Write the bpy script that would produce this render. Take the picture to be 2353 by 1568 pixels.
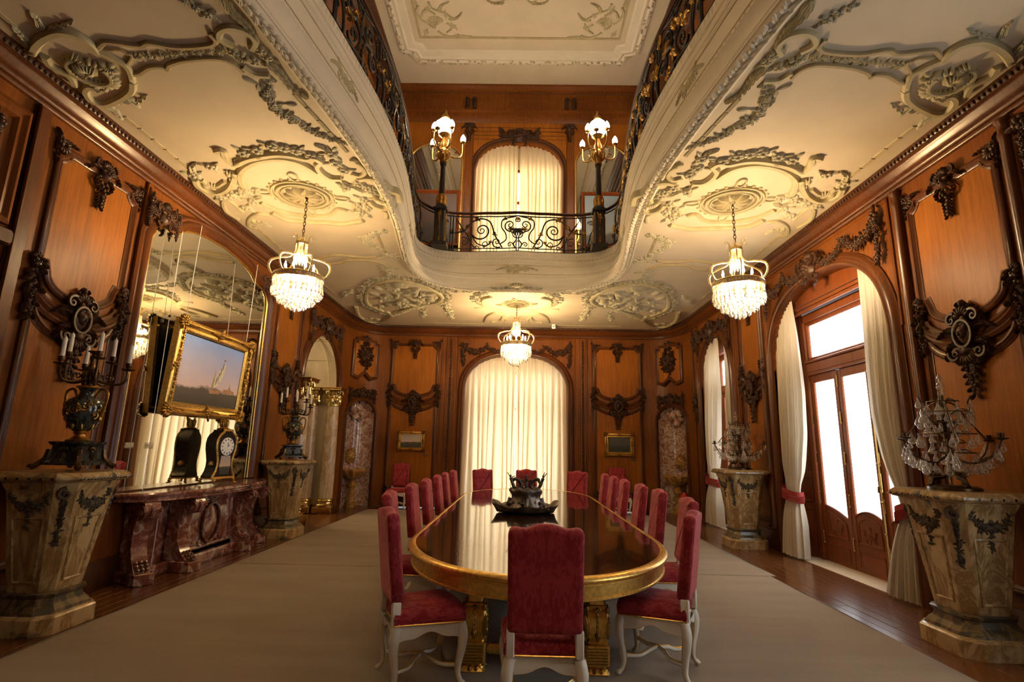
import bpy, math, random
import numpy as np
from mathutils import Matrix, Vector
for o in list(bpy.data.objects): bpy.data.objects.remove(o, do_unlink=True)
SC = bpy.context.scene; COL = SC.collection
pi = math.pi
# ---------------------------------------------------------------- camera
FPX, PITCH, ROLL, YAW = 1209.2, .2009, .02113, -.0147        # focal length in px of a 2353 px wide frame
CX, CY, H = 1176.5, 784.0, 1.6
fwd = np.array([math.sin(YAW)*math.cos(PITCH), math.cos(YAW)*math.cos(PITCH), math.sin(PITCH)])
rgt = np.array([math.cos(YAW), -math.sin(YAW), 0.0]); upv = np.cross(rgt, fwd)
r2 = math.cos(ROLL)*rgt + math.sin(ROLL)*upv; u2 = -math.sin(ROLL)*rgt + math.cos(ROLL)*upv
cam = bpy.data.cameras.new('camera'); camo = bpy.data.objects.new('camera', cam); COL.objects.link(camo)
cam.sensor_fit = 'HORIZONTAL'; cam.sensor_width = 36; cam.lens = FPX*36/2353; cam.clip_start = .05; cam.clip_end = 200
camo.matrix_world = Matrix([[r2[0], u2[0], -fwd[0], 0], [r2[1], u2[1], -fwd[1], 0], [r2[2], u2[2], -fwd[2], H], [0, 0, 0, 1]])
SC.camera = camo
EYE = np.array([0, 0, H])
def ray(u, v): return fwd + r2*(u-CX)/FPX + u2*(CY-v)/FPX
def onz(u, v, z): d = ray(u, v); return EYE + d*((z-H)/d[2])
def onx(u, v, x): d = ray(u, v); return EYE + d*(x/d[0])
def ony(u, v, y): d = ray(u, v); return EYE + d*(y/d[1])
# ---------------------------------------------------------------- light levels
SC.view_settings.view_transform = 'Standard'; SC.view_settings.look = 'None'
SC.view_settings.exposure = 0.75; SC.view_settings.gamma = 1.0; SC.view_settings.use_curve_mapping = False
cy_ = SC.cycles; cy_.max_bounces = 6; cy_.diffuse_bounces = 3; cy_.glossy_bounces = 3; cy_.transmission_bounces = 4; cy_.transparent_max_bounces = 7; cy_.use_light_tree = False
W = bpy.data.worlds.new('world'); SC.world = W; W.use_nodes = True
W.node_tree.nodes['Background'].inputs[0].default_value = (.9, .95, 1, 1)
W.node_tree.nodes['Background'].inputs[1].default_value = .6
CHANDELIER_W = 250.0; GLASS_E = 3.0; CURTAIN_GLASS_E = 2.0; UPPER_GLASS_E = 2.8; WARM = (1, .69, .36)
# ---------------------------------------------------------------- room sizes (metres, camera stands at x=0, y=0)
XL, XR, YE, YN, ZC = -4.6, 4.46, 14.75, -2.6, 4.97
XC = -.085; ZF = 5.76; ZU = 11.5; YU = 13.2; XUL, XUR = -3.75, 3.55
rng = random.Random(7)
# ---------------------------------------------------------------- mesh helpers
def quads(nu, nv, cu=False, cv=False):
    a = np.arange(nu if cu else nu-1); b = np.arange(nv if cv else nv-1)
    A, B = np.meshgrid(a, b, indexing='ij'); A = A.ravel(); B = B.ravel()
    A2 = (A+1) % nu; B2 = (B+1) % nv
    return np.stack([A*nv+B, A2*nv+B, A2*nv+B2, A*nv+B2], 1)
class MB:
    def __init__(s): s.V = []; s.Q = []; s.T = []; s.N = []; s.n = 0; s.M = None
    def add(s, V, Q=None, T=None, N=None):
        V = np.asarray(V, float).reshape(-1, 3)
        if s.M is not None: V = V @ s.M[:3, :3].T + s.M[:3, 3]
        s.V.append(V)
        if Q is not None and len(Q): s.Q.append(np.asarray(Q, int)+s.n)
        if T is not None and len(T): s.T.append(np.asarray(T, int)+s.n)
        if N is not None: s.N += [[i+s.n for i in f] for f in N]
        s.n += len(V); return s
    def box(s, c, d, rz=0, bev=0.0):
        x, y, z = [k/2 for k in d]
        if bev <= 0:
            V = np.array([[a*x, b*y, e*z] for a in (-1, 1) for b in (-1, 1) for e in (-1, 1)])
            Q = [[0, 1, 3, 2], [4, 6, 7, 5], [0, 4, 5, 1], [2, 3, 7, 6], [0, 2, 6, 4], [1, 5, 7, 3]]; N = None
        else:
            b = min(bev, x*.99, y*.99, z*.99); o = [(x-b, y), (x, y-b), (x, -(y-b)), (x-b, -y), (-(x-b), -y), (-x, -(y-b)), (-x, y-b), (-(x-b), y)]
            i = [(px-math.copysign(b*.7, px), py-math.copysign(b*.7, py)) for px, py in o]
            V = [(p[0], p[1], -z) for p in i]+[(p[0], p[1], -z+b) for p in o]+[(p[0], p[1], z-b) for p in o]+[(p[0], p[1], z) for p in i]
            V = np.array(V); Q = [[r*8+(k+1) % 8, r*8+k, r*8+8+k, r*8+8+(k+1) % 8] for r in range(3) for k in range(8)]
            N = [list(range(8)), list(range(31, 23, -1))]
        if rz: cs, sn = math.cos(rz), math.sin(rz); V = np.stack([V[:, 0]*cs-V[:, 1]*sn, V[:, 0]*sn+V[:, 1]*cs, V[:, 2]], 1)
        return s.add(V+np.array(c), Q, N=N)
    def tube(s, P, r, seg=6, closed=False, sx=1.0, cap=True, up=None):
        P = np.asarray(P, float); n = len(P); r = np.broadcast_to(np.asarray(r, float), (n,))
        if closed: T = np.roll(P, -1, 0)-np.roll(P, 1, 0)
        else: T = np.gradient(P, axis=0)
        T /= np.linalg.norm(T, axis=1)[:, None]+1e-12
        if up is not None:
            U = np.broadcast_to(np.asarray(up, float), (n, 3)); A = np.cross(U, T); A /= np.linalg.norm(A, axis=1)[:, None]+1e-9; B = np.cross(T, A)
        else:
            a = np.cross(T[0], [0, 0, 1.]); a = a if np.linalg.norm(a) > .05 else np.cross(T[0], [1., 0, 0])
            A = np.zeros((n, 3)); a /= np.linalg.norm(a)
            for i in range(n):
                a = a-T[i]*(a@T[i]); a /= np.linalg.norm(a)+1e-12; A[i] = a
            B = np.cross(T, A)
        t = np.arange(seg)*2*pi/seg
        V = P[:, None]+r[:, None, None]*(np.cos(t)[None, :, None]*A[:, None]*sx+np.sin(t)[None, :, None]*B[:, None])
        N = None if (closed or not cap) else [list(range(seg))[::-1], [(n-1)*seg+k for k in range(seg)]]
        return s.add(V, quads(n, seg, closed, True)[:, ::-1] if False else quads(n, seg, closed, True), N=N)
    def lathe(s, prof, seg=16, c=(0, 0, 0), sx=1.0, sy=1.0):
        p = np.asarray(prof, float); t = np.arange(seg)*2*pi/seg
        V = np.stack([p[:, 0][:, None]*np.cos(t)*sx, p[:, 0][:, None]*np.sin(t)*sy, np.repeat(p[:, 1][:, None], seg, 1)], 2)+np.array(c)
        return s.add(V, quads(len(p), seg, False, True)[:, ::-1], N=[list(range(seg))[::-1], [(len(p)-1)*seg+k for k in range(seg)]])
    def prism(s, o, z0, z1):
        o = np.asarray(o, float); n = len(o)
        V = np.concatenate([np.c_[o, np.full(n, z0)], np.c_[o, np.full(n, z1)]])
        Q = [[k, (k+1) % n, n+(k+1) % n, n+k] for k in range(n)]
        return s.add(V, Q, N=[list(range(n))[::-1], [n+k for k in range(n)]])
    def frame(s, path, prof, closed=True):
        """sweep prof [(inset, out)] along a planar path in local xy; inset goes to the left of the path"""
        P = np.asarray(path, float); n = len(P)
        d = (np.roll(P, -1, 0)-P) if closed else np.diff(P, axis=0)
        d /= np.linalg.norm(d, axis=1)[:, None]+1e-12
        nn = np.stack([-d[:, 1], d[:, 0]], 1)
        if closed: a = np.roll(nn, 1, 0); b = nn
        else: a = np.vstack([nn[:1], nn]); b = np.vstack([nn, nn[-1:]])
        m = a+b; m /= (1+(a*b).sum(1))[:, None].clip(.35)
        V = np.array([[(P[i, 0]+m[i, 0]*k, P[i, 1]+m[i, 1]*k, z) for k, z in prof] for i in range(n)])
        return s.add(V, quads(n, len(prof), closed, False)[:, ::-1])
    def extrude(s, prof, axis_a, axis_b, path):
        """profile (a,b) carried along 3-D path points, mitre-free"""
        A = np.asarray(axis_a, float); B = np.asarray(axis_b, float)
        V = np.array([[np.asarray(p)+A*a+B*b for a, b in prof] for p in path])
        return s.add(V, quads(len(path), len(prof)))
    def surf(s, G, cu=False, cv=False):
        G = np.asarray(G, float); return s.add(G, quads(G.shape[0], G.shape[1], cu, cv))
    def blob(s, x, y, z, a, b, h, n=6, rot=0., m=2):
        t = np.arange(n)*2*pi/n; V = []
        for k in range(m):
            q = k/m*pi/2; V.append(np.stack([a*math.cos(q)*np.cos(t), b*math.cos(q)*np.sin(t), np.full(n, h*math.sin(q))], 1))
        V = np.concatenate(V+[np.array([[0, 0, h]])])
        cs, sn = math.cos(rot), math.sin(rot)
        V = np.stack([V[:, 0]*cs-V[:, 1]*sn+x, V[:, 0]*sn+V[:, 1]*cs+y, V[:, 2]+z], 1)
        T = [[(m-1)*n+k, (m-1)*n+(k+1) % n, m*n] for k in range(n)]
        return s.add(V, quads(m, n, False, True)[:, ::-1], T)
    def ball(s, c, r, n=8, m=6):
        r = np.broadcast_to(np.asarray(r, float), (3,)); q = np.linspace(-pi/2, pi/2, m+1)[1:-1]; t = np.arange(n)*2*pi/n
        V = np.stack([np.cos(q)[:, None]*np.cos(t), np.cos(q)[:, None]*np.sin(t), np.repeat(np.sin(q)[:, None], n, 1)], 2).reshape(-1, 3)
        V = np.concatenate([V, [[0, 0, -1], [0, 0, 1]]])*r+np.asarray(c); k = len(q)*n
        T = [[(j+1) % n, j, k] for j in range(n)]+[[k-n+j, k-n+(j+1) % n, k+1] for j in range(n)]
        return s.add(V, quads(len(q), n, False, True)[:, ::-1], T)
    def leaf(s, x, y, ang, L, Wd, h=.02, z=0.0, bend=0.0):
        t = np.array([0, .3, .62, .86, 1.]); w = np.array([.25, .9, 1., .55, .02])*Wd/2
        a = ang+bend*t; cx_ = np.concatenate([[0], np.cumsum(np.diff(t)*L*np.cos(a[1:]))])+x; cy_ = np.concatenate([[0], np.cumsum(np.diff(t)*L*np.sin(a[1:]))])+y
        nx, ny = -np.sin(a), np.cos(a); zz = z+h*np.array([.4, .9, 1., .9, .35])
        G = np.stack([np.stack([cx_-nx*w, cy_-ny*w, zz*.25+z*.75-h*.15], 1), np.stack([cx_-nx*w*.45, cy_-ny*w*.45, zz], 1), np.stack([cx_, cy_, zz*.72+z*.28], 1), np.stack([cx_+nx*w*.45, cy_+ny*w*.45, zz], 1), np.stack([cx_+nx*w, cy_+ny*w, zz*.25+z*.75-h*.15], 1)], 1)
        return s.surf(G[:, ::-1])
    def rose(s, x, y, r, h=None, z=0., leaves=2):
        h = h or r*.8; a0 = rng.random()*6
        for k in range(5):
            a = a0+k*2*pi/5; s.blob(x+r*.55*math.cos(a), y+r*.55*math.sin(a), z, r*.52, r*.42, h*.75, 6, a+pi/2)
        s.blob(x, y, z, r*.42, r*.42, h*1.1, 6)
        for k in range(leaves):
            a = a0+k*2*pi/max(leaves, 1)+.5; s.leaf(x+r*.5*math.cos(a), y+r*.5*math.sin(a), a, r*1.5, r*.7, h*.4, z)
    def shell(s, x, y, r, ang, spread=2.6, n=9, h=.03, z=0., r0=.25):
        for k in range(n):
            a = ang+spread*((k+.5)/n-.5); L = r*(1-.18*abs((k+.5)/n-.5)*2)
            s.blob(x+math.cos(a)*L*(1+r0)/2, y+math.sin(a)*L*(1+r0)/2, z, L*(1-r0)/2, L*spread/n*.46, h, 6, a)
        s.blob(x, y, z, r*.3, r*.3, h*.8, 6)
    def vine(s, P, r0, r1=None, seg=6, z=0., sx=1.):
        """tapered tube lying in the local xy plane"""
        P = np.asarray(P, float); r = np.linspace(r0, r1 if r1 is not None else r0, len(P))
        return s.tube(np.c_[P, np.full(len(P), z)], r, seg, sx=sx)
    def garland(s, P, size, h=.03, z=0., dens=1.0, fat=True):
        P = resample(P, max(3, int(plen(P)/size*dens)))
        n = len(P)
        for i, (x, y) in enumerate(P):
            k = .65+.45*math.sin(pi*i/(n-1)) if fat else .85
            k *= .85+.3*rng.random()
            s.rose(x+rng.uniform(-.2, .2)*size, y+rng.uniform(-.2, .2)*size, size*.55*k, h*k, z, 2)
            for q in range(2):
                a = rng.random()*6.28; s.leaf(x, y, a, size*1.15*k, size*.42*k, h*.5, z)
    def acanthus(s, P, w, h=.02, z=0., n=6):
        P = resample(P, n+1)
        for i in range(n):
            k = 1-.6*i/n; a = math.atan2(P[i+1][1]-P[i][1], P[i+1][0]-P[i][0])
            for sg in (-1, 1): s.leaf(P[i][0], P[i][1], a+sg*.75, w*1.3*k, w*.55*k, h, z, -sg*.9)
        a = math.atan2(P[-1][1]-P[-2][1], P[-1][0]-P[-2][0]); s.leaf(P[-2][0], P[-2][1], a, w*1.1, w*.45, h, z)
        s.vine(P, h*.6, h*.25, 5, z+h*.2)
    def mesh(s, name, mat, sharp=35):
        me = bpy.data.meshes.new(name); V = np.concatenate(s.V) if s.V else np.zeros((0, 3))
        lo = []; tot = []
        for L in s.Q: lo.append(L.ravel()); tot.append(np.full(len(L), 4))
        for L in s.T: lo.append(L.ravel()); tot.append(np.full(len(L), 3))
        for L in s.N: lo.append(np.array(L)); tot.append(np.array([len(L)]))
        lo = np.concatenate(lo); tot = np.concatenate(tot); st = np.concatenate([[0], np.cumsum(tot)[:-1]])
        me.vertices.add(len(V)); me.vertices.foreach_set('co', V.ravel().astype(np.float32))
        me.loops.add(len(lo)); me.loops.foreach_set('vertex_index', lo.astype(np.int32))
        me.polygons.add(len(tot)); me.polygons.foreach_set('loop_start', st.astype(np.int32)); me.polygons.foreach_set('loop_total', tot.astype(np.int32))
        me.update(calc_edges=True); me.validate()
        me.polygons.foreach_set('use_smooth', np.ones(len(me.polygons), bool))
        if sharp < 180: me.set_sharp_from_angle(angle=math.radians(sharp))
        if mat is not None: me.materials.append(M[mat] if isinstance(mat, str) else mat)
        return me
def plen(P): P = np.asarray(P, float); return float(np.linalg.norm(np.diff(P, axis=0), axis=1).sum())
def resample(P, n, closed=False):
    P = np.asarray(P, float)
    if closed: P = np.vstack([P, P[:1]])
    d = np.concatenate([[0], np.cumsum(np.linalg.norm(np.diff(P, axis=0), axis=1))])
    t = np.linspace(0, d[-1], n+1)[:-1] if closed else np.linspace(0, d[-1], n)
    return np.stack([np.interp(t, d, P[:, k]) for k in range(P.shape[1])], 1)
def spline(P, per=8, closed=False):
    P = np.asarray(P, float); n = len(P); out = []
    g = (lambda i: P[i % n]) if closed else (lambda i: P[max(0, min(n-1, i))])
    for i in range(n if closed else n-1):
        a, b, c, d = g(i-1), g(i), g(i+1), g(i+2)
        for k in range(per):
            t = k/per; out.append(.5*((2*b)+(-a+c)*t+(2*a-5*b+4*c-d)*t*t+(-a+3*b-3*c+d)*t**3))
    if not closed: out.append(P[-1])
    return np.array(out)
def spiral(cx, cy, r0, r1, a0, turns, n=24):
    t = np.linspace(0, 1, n); r = r0*(r1/r0)**t; a = a0+turns*2*pi*t
    return np.stack([cx+r*np.cos(a), cy+r*np.sin(a)], 1)
def arc(cx, cy, rx, ry, a0, a1, n=12):
    t = np.linspace(a0, a1, n); return np.stack([cx+rx*np.cos(t), cy+ry*np.sin(t)], 1)
def mirx(P): return np.asarray(P)*np.array([-1, 1])
# ---------------------------------------------------------------- object helpers
def link(name, data, parent=None, mw=None):
    o = bpy.data.objects.new(name, data); COL.objects.link(o)
    if parent is not None: o.parent = parent
    if mw is not None: o.matrix_local = mw
    return o
def ob(name, mb, mat, parent=None, mw=None, sharp=35): return link(name, mb if isinstance(mb, bpy.types.Mesh) else mb.mesh(name, mat, sharp), parent, mw)
def tag(o, label=None, cat=None, group=None, kind=None):
    if label: o['label'] = label
    if cat: o['category'] = cat
    if group: o['group'] = group
    if kind: o['kind'] = kind
    return o
def thing(name, label, cat, loc=(0, 0, 0), rz=0., group=None):
    o = link(name, None); o.empty_display_size = .1; o.location = loc; o.rotation_euler = (0, 0, rz); return tag(o, label, cat, group)
def struct(name, mb, mat, sharp=35): return tag(ob(name, mb, mat, sharp=sharp), kind='structure')
def dup(o, parent=None):
    c = o.copy(); COL.objects.link(c)
    if parent is not None: c.parent = parent; c.matrix_parent_inverse = o.matrix_parent_inverse
    for ch in list(o.children): dup(ch, c)
    return c
def frm(origin, out, up=(0, 0, 1)):
    ez = Vector(out).normalized(); ey = Vector(up).normalized(); ex = ey.cross(ez)
    return Matrix([[ex[0], ey[0], ez[0], origin[0]], [ex[1], ey[1], ez[1], origin[1]], [ex[2], ey[2], ez[2], origin[2]], [0, 0, 0, 1]])
def FL(y, z=0., d=0.): return frm((XL+d, y, z), (1, 0, 0))        # on the left wall: local x = +Y
def FR(y, z=0., d=0.): return frm((XR-d, y, z), (-1, 0, 0))       # on the right wall: local x = -Y
def FE(x, z=0., d=0.): return frm((x, YE-d, z), (0, -1, 0))       # on the end wall: local x = +X
npm = lambda m: np.array(m)
# ---------------------------------------------------------------- materials
M = {}
class NT:
    def __init__(s, name):
        m = bpy.data.materials.new(name); m.use_nodes = True; s.m = m; s.t = m.node_tree; s.N = s.t.nodes; s.L = s.t.links
        s.b = s.N['Principled BSDF']; s.out = s.N['Material Output']; M[name] = m
    def n(s, typ, **k):
        x = s.N.new(typ)
        for a, v in k.items():
            if a.startswith('_'): setattr(x, a[1:], v)
            else: s.set(x, a, v)
        return x
    def set(s, x, a, v):
        i = x.inputs[int(a[1:])] if (a[0] == 'i' and a[1:].isdigit()) else x.inputs[a.replace('__', ' ')]
        if hasattr(v, 'is_output'): s.L.new(v, i)
        else: i.default_value = v
    def pos(s): return s.n('ShaderNodeNewGeometry').outputs['Position']
    def objc(s): return s.n('ShaderNodeTexCoord').outputs['Object']
    def map(s, v, sc=(1, 1, 1), loc=(0, 0, 0), rot=(0, 0, 0)): return s.n('ShaderNodeMapping', i0=v, i1=loc, i2=rot, i3=sc).outputs[0]
    def noise(s, v, scale, detail=4, rough=.55, dist=0.): return s.n('ShaderNodeTexNoise', Vector=v, Scale=scale, Detail=detail, Roughness=rough, Distortion=dist).outputs[0]
    def ramp(s, fac, stops, interp='LINEAR'):
        r = s.n('ShaderNodeValToRGB', Fac=fac); e = r.color_ramp.elements; r.color_ramp.interpolation = interp
        while len(e) < len(stops): e.new(.5)
        for q, (p, c) in zip(e, stops): q.position = p; q.color = (c[0], c[1], c[2], 1) if len(c) == 3 else c
        return r.outputs[0]
    def math(s, op, a, b=0., c=None):
        x = s.n('ShaderNodeMath', _operation=op, i0=a, i1=b)
        if c is not None: s.set(x, 'i2', c)
        return x.outputs[0]
    def mix(s, f, a, b):
        x = s.n('ShaderNodeMix', _data_type='RGBA'); s.set(x, 'i0', f)
        for i, v in ((6, a), (7, b)):
            if hasattr(v, 'is_output'): s.L.new(v, x.inputs[i])
            else: x.inputs[i].default_value = (*v, 1) if len(v) == 3 else v
        return x.outputs[2]
    def bump(s, h, strength=.2, dist=.01): s.set(s.b, 'Normal', s.n('ShaderNodeBump', Height=h, Strength=strength, Distance=dist).outputs[0])
    def P(s, **k):
        for a, v in k.items():
            if a in ('Base__Color', 'Sheen__Tint', 'Emission__Color', 'Coat__Tint') and not hasattr(v, 'is_output') and len(v) == 3: v = (*v, 1)
            s.set(s.b, a, v)
        return s
def wood(name, lo, hi, rough=.32, coat=.25, sc=1.0, axis='z', bump=.05, spec=.24):
    t = NT(name); p = t.pos()
    s = {'z': (9*sc, 9*sc, .55*sc), 'y': (9*sc, .55*sc, 9*sc), 'x': (.55*sc, 9*sc, 9*sc)}[axis]
    g = t.noise(t.map(p, s), 3.2, 4, .6, .6); fine = t.noise(t.map(p, tuple(k*4 for k in s)), 4, 1, .6)
    big = t.noise(p, .9, 1)
    f = t.math('ADD', t.math('MULTIPLY', g, .55), t.math('ADD', t.math('MULTIPLY', fine, .08), t.math('MULTIPLY', big, .45)))
    t.P(Base__Color=t.ramp(f, [(.36, lo), (.72, hi)]), Roughness=rough, Coat__Weight=coat, Coat__Roughness=.18, Specular__IOR__Level=spec)
    return t
wood('panel_wood', (.16, .047, .006), (.35, .118, .013), .40, 0., spec=.13)
wood('frame_wood', (.085, .023, .004), (.21, .066, .010), .40, .0, spec=.16)
wood('mould_wood', (.045, .0115, .0028), (.125, .036, .0065), .33, .15)
wood('dark_wood', (.035, .010, .003), (.085, .026, .006), .40, .08)
wood('door_wood', (.13, .030, .007), (.26, .068, .013), .36, .12)
wood('floor_wood', (.075, .024, .007), (.17, .06, .018), .24, .2, 1.2, 'y')
t = NT('carved_wood'); nz = t.noise(t.pos(), 14, 4)
t.P(Base__Color=t.ramp(nz, [(.3, (.024, .009, .004)), (.75, (.075, .027, .010))]), Roughness=.44, Specular__IOR__Level=.35)
def plain(name, col, rough=.5, metal=0., noise=0., nsc=6., bump=0., bsc=60., **k):
    t = NT(name)
    if noise > 0:
        f = t.noise(t.pos(), nsc, 2); t.P(Base__Color=t.ramp(f, [(.3, tuple(c*(1-noise) for c in col)), (.7, tuple(min(1, c*(1+noise*.6)) for c in col))]))
    else: t.P(Base__Color=col)
    t.P(Roughness=rough, Metallic=metal, **k)
    if bump > 0: t.bump(t.noise(t.pos(), bsc, 3), bump, .004)
    return t
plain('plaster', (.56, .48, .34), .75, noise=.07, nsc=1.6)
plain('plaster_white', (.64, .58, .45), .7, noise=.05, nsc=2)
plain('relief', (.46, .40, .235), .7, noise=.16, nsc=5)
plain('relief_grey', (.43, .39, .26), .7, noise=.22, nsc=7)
plain('reed', (.40, .32, .17), .7, noise=.12, nsc=9)
plain('gold', (.90, .58, .16), .36, 1., noise=.25, nsc=30)
plain('gold_dark', (.46, .27, .07), .38, 1., noise=.4, nsc=40)
plain('brass', (.75, .55, .22), .22, 1., noise=.15, nsc=20)
plain('bronze', (.11, .065, .032), .32, .85, noise=.4, nsc=25)
plain('bronze_black', (.15, .125, .11), .34, .8, noise=.4, nsc=18)
plain('iron', (.028, .022, .02), .42, .4, noise=.3, nsc=20)
plain('white_paint', (.82, .78, .69), .38, noise=.05, nsc=9)
plain('candle', (.85, .82, .76), .5, Subsurface__Weight=0.)
plain('black_lacquer', (.018, .014, .011), .2, noise=.4, nsc=12)
plain('sheet_white', (.85, .85, .85), .5)
plain('label_black', (.015, .013, .012), .5)
plain('stone_cream', (.66, .56, .40), .6, noise=.06, nsc=3)
plain('extinguisher_red', (.45, .012, .01), .3)
plain('yellow_label', (.75, .5, .03), .5)
plain('blue_label', (.1, .25, .5), .5)
t = plain('wall_green', (.30, .34, .25), .7); v = t.n('ShaderNodeTexVoronoi', Vector=t.pos(), Scale=4.).outputs[0]
t.P(Base__Color=t.ramp(v, [(.25, (.36, .40, .30)), (.45, (.27, .31, .23))]))
# carpet
t = NT('carpet'); p = t.pos(); a = t.noise(p, 220, 2); b = t.noise(t.map(p, (.5, 2.2, 1)), 1.3, 3)
t.P(Base__Color=t.ramp(t.math('ADD', t.math('MULTIPLY', a, .6), t.math('MULTIPLY', b, .4)), [(.32, (.20, .152, .10)), (.7, (.33, .26, .18))]), Roughness=.95, Sheen__Weight=.15)
t.bump(a, .4, .004)
# marbles
def marble(name, base, vein, dark, sc=3., vt=.5, gloss=.2, blot=.62, warp=1.6):
    t = NT(name); p = t.objc(); w = t.noise(p, sc*.7, 5, .6, warp)
    v = t.math('ABSOLUTE', t.math('SUBTRACT', t.noise(t.map(p, (1, 1, .45)), sc, 8, .65, 1.2), .5))
    c = t.mix(t.ramp(v, [(0., (1, 1, 1)), (.07, (0, 0, 0))]), t.ramp(w, [(.35, base), (.65, tuple(k*.78 for k in base))]), vein)
    c = t.mix(t.ramp(t.noise(p, sc*.55, 4, .6, .8), [(blot, (0, 0, 0)), (blot+.07, (1, 1, 1))]), c, dark)
    t.P(Base__Color=c, Roughness=gloss, Coat__Weight=.2, Coat__Roughness=.1); return t
marble('pedestal_marble', (.56, .41, .20), (.25, .14, .045), (.04, .038, .03), 3.2, .5, .28, .56)
marble('dark_marble', (.06, .055, .035), (.22, .15, .06), (.25, .17, .08), 5, .5, .3, .62)
marble('black_marble', (.014, .016, .014), (.06, .065, .055), (.012, .012, .012), 7, .5, .15, .7)
marble('column_marble', (.66, .56, .43), (.45, .30, .18), (.42, .27, .18), 3., .5, .15, .66)
marble('basin_marble', (.55, .33, .09), (.30, .13, .03), (.28, .12, .03), 6, .5, .2, .56)
t = NT('red_marble'); p = t.objc(); v = t.noise(p, 5.5, 7, .68, 1.3); w = t.noise(p, 2.2, 3)
c = t.ramp(t.math('ADD', t.math('MULTIPLY', v, .8), t.math('MULTIPLY', w, .2)), [(.38, (.11, .032, .023)), (.5, (.22, .075, .052)), (.55, (.34, .17, .135)), (.61, (.52, .41, .35))])
t.P(Base__Color=c, Roughness=.2, Coat__Weight=.3, Coat__Roughness=.08)
t = NT('niche_marble'); p = t.objc(); v = t.noise(p, 7, 7, .68, 1.6)
t.P(Base__Color=t.ramp(v, [(.34, (.20, .065, .045)), (.46, (.32, .165, .12)), (.54, (.46, .36, .30)), (.68, (.56, .48, .41))]), Roughness=.16, Coat__Weight=.3, Coat__Roughness=.06)
# damask velvet: mirrored noise makes the symmetric figure
t = NT('damask'); sx = t.n('ShaderNodeSeparateXYZ', Vector=t.objc())
ax = t.math('ABSOLUTE', sx.outputs[0]); zz = t.math('PINGPONG', sx.outputs[2], .30)
cv = t.n('ShaderNodeCombineXYZ', X=ax, Y=t.math('MULTIPLY', sx.outputs[1], .4), Z=zz).outputs[0]
a = t.noise(cv, 32, 3, .5, 1.2); rim = t.ramp(a, [(.48, (0, 0, 0)), (.51, (1, 1, 1))])
t.P(Base__Color=t.mix(rim, (.27, .013, .022), (.36, .024, .035)), Roughness=t.ramp(rim, [(0, (.9, .9, .9)), (1, (.62, .62, .62))]), Sheen__Weight=.75, Sheen__Roughness=.35, Sheen__Tint=(.9, .35, .4))
t.bump(t.noise(t.objc(), 300, 2), .15, .002)
plain('red_fringe', (.26, .016, .010), .8, noise=.3, nsc=80)
plain('gilt_pale', (.92, .74, .42), .28, 1., noise=.1, nsc=20)
# table top
t = NT('table_lacquer'); p = t.pos(); g = t.noise(t.map(p, (14, .8, 14)), 3, 6, .6)
t.P(Base__Color=t.ramp(g, [(.35, (.018, .006, .003)), (.7, (.055, .019, .008))]), Roughness=.07, Coat__Weight=.6, Coat__Roughness=.03, Specular__IOR__Level=.7)
t.bump(t.noise(t.map(p, (16, 3.5, 1)), 3.2, 3), .09, .006)
# mirror, glass, crystal
plain('mirror', (.78, .78, .72), .015, 1.)
t = NT('crystal'); tr = t.n('ShaderNodeBsdfTransparent', Color=(.97, .95, .92, 1)); gl = t.n('ShaderNodeBsdfGlossy', Roughness=.05, Color=(1, .98, .95, 1)); tl = t.n('ShaderNodeBsdfTranslucent', Color=(.95, .93, .9, 1))
lw = t.n('ShaderNodeLayerWeight', Blend=.45)
m1 = t.n('ShaderNodeMixShader', i0=.55, i1=tr.outputs[0], i2=tl.outputs[0]); m2 = t.n('ShaderNodeMixShader', i0=t.math('MULTIPLY_ADD', lw.outputs['Fresnel'], .7, .12), i1=m1.outputs[0], i2=gl.outputs[0])
t.L.new(m2.outputs[0], t.out.inputs[0])
t = NT('pendant_glass'); tr = t.n('ShaderNodeBsdfTransparent', Color=(.93, .92, .9, 1)); gl = t.n('ShaderNodeBsdfGlossy', Roughness=.06, Color=(1, .98, .95, 1)); tl = t.n('ShaderNodeBsdfTranslucent', Color=(.8, .78, .75, 1)); lw = t.n('ShaderNodeLayerWeight', Blend=.5)
m1 = t.n('ShaderNodeMixShader', i0=.16, i1=tr.outputs[0], i2=tl.outputs[0]); m2 = t.n('ShaderNodeMixShader', i0=t.math('MULTIPLY_ADD', lw.outputs['Facing'], .55, .10), i1=m1.outputs[0], i2=gl.outputs[0]); t.L.new(m2.outputs[0], t.out.inputs[0])
def emit(name, col, e): t = NT(name); t.P(Base__Color=(.9, .9, .9), Emission__Color=col, Emission__Strength=e, Roughness=.4); return t
emit('bulb', (1, .74, .42), 140.); emit('globe_glass', (1, .80, .55), 52.); emit('flame_glass', (1, .80, .55), 40.); emit('upper_glass', (1., .84, .58), UPPER_GLASS_E)
emit('door_glass', (.93, .97, 1.), GLASS_E); emit('curtain_glass', (1., .96, .88), CURTAIN_GLASS_E); emit('spot_glow', (1, .8, .5), 25.)
# curtains: cloth that lets daylight through
def cloth(name, col, tr):
    t = NT(name); f = t.noise(t.map(t.pos(), (60, 60, 60)), 3, 2)
    tl = t.n('ShaderNodeBsdfTranslucent', Color=(*col, 1)); t.P(Base__Color=col, Roughness=.9, Sheen__Weight=.2)
    mx = t.n('ShaderNodeMixShader', i0=tr, i1=t.b.outputs[0], i2=tl.outputs[0]); t.L.new(mx.outputs[0], t.out.inputs[0])
cloth('curtain_sheer', (.86, .74, .53), .55); cloth('curtain_lined', (.68, .61, .49), .22)
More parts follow.
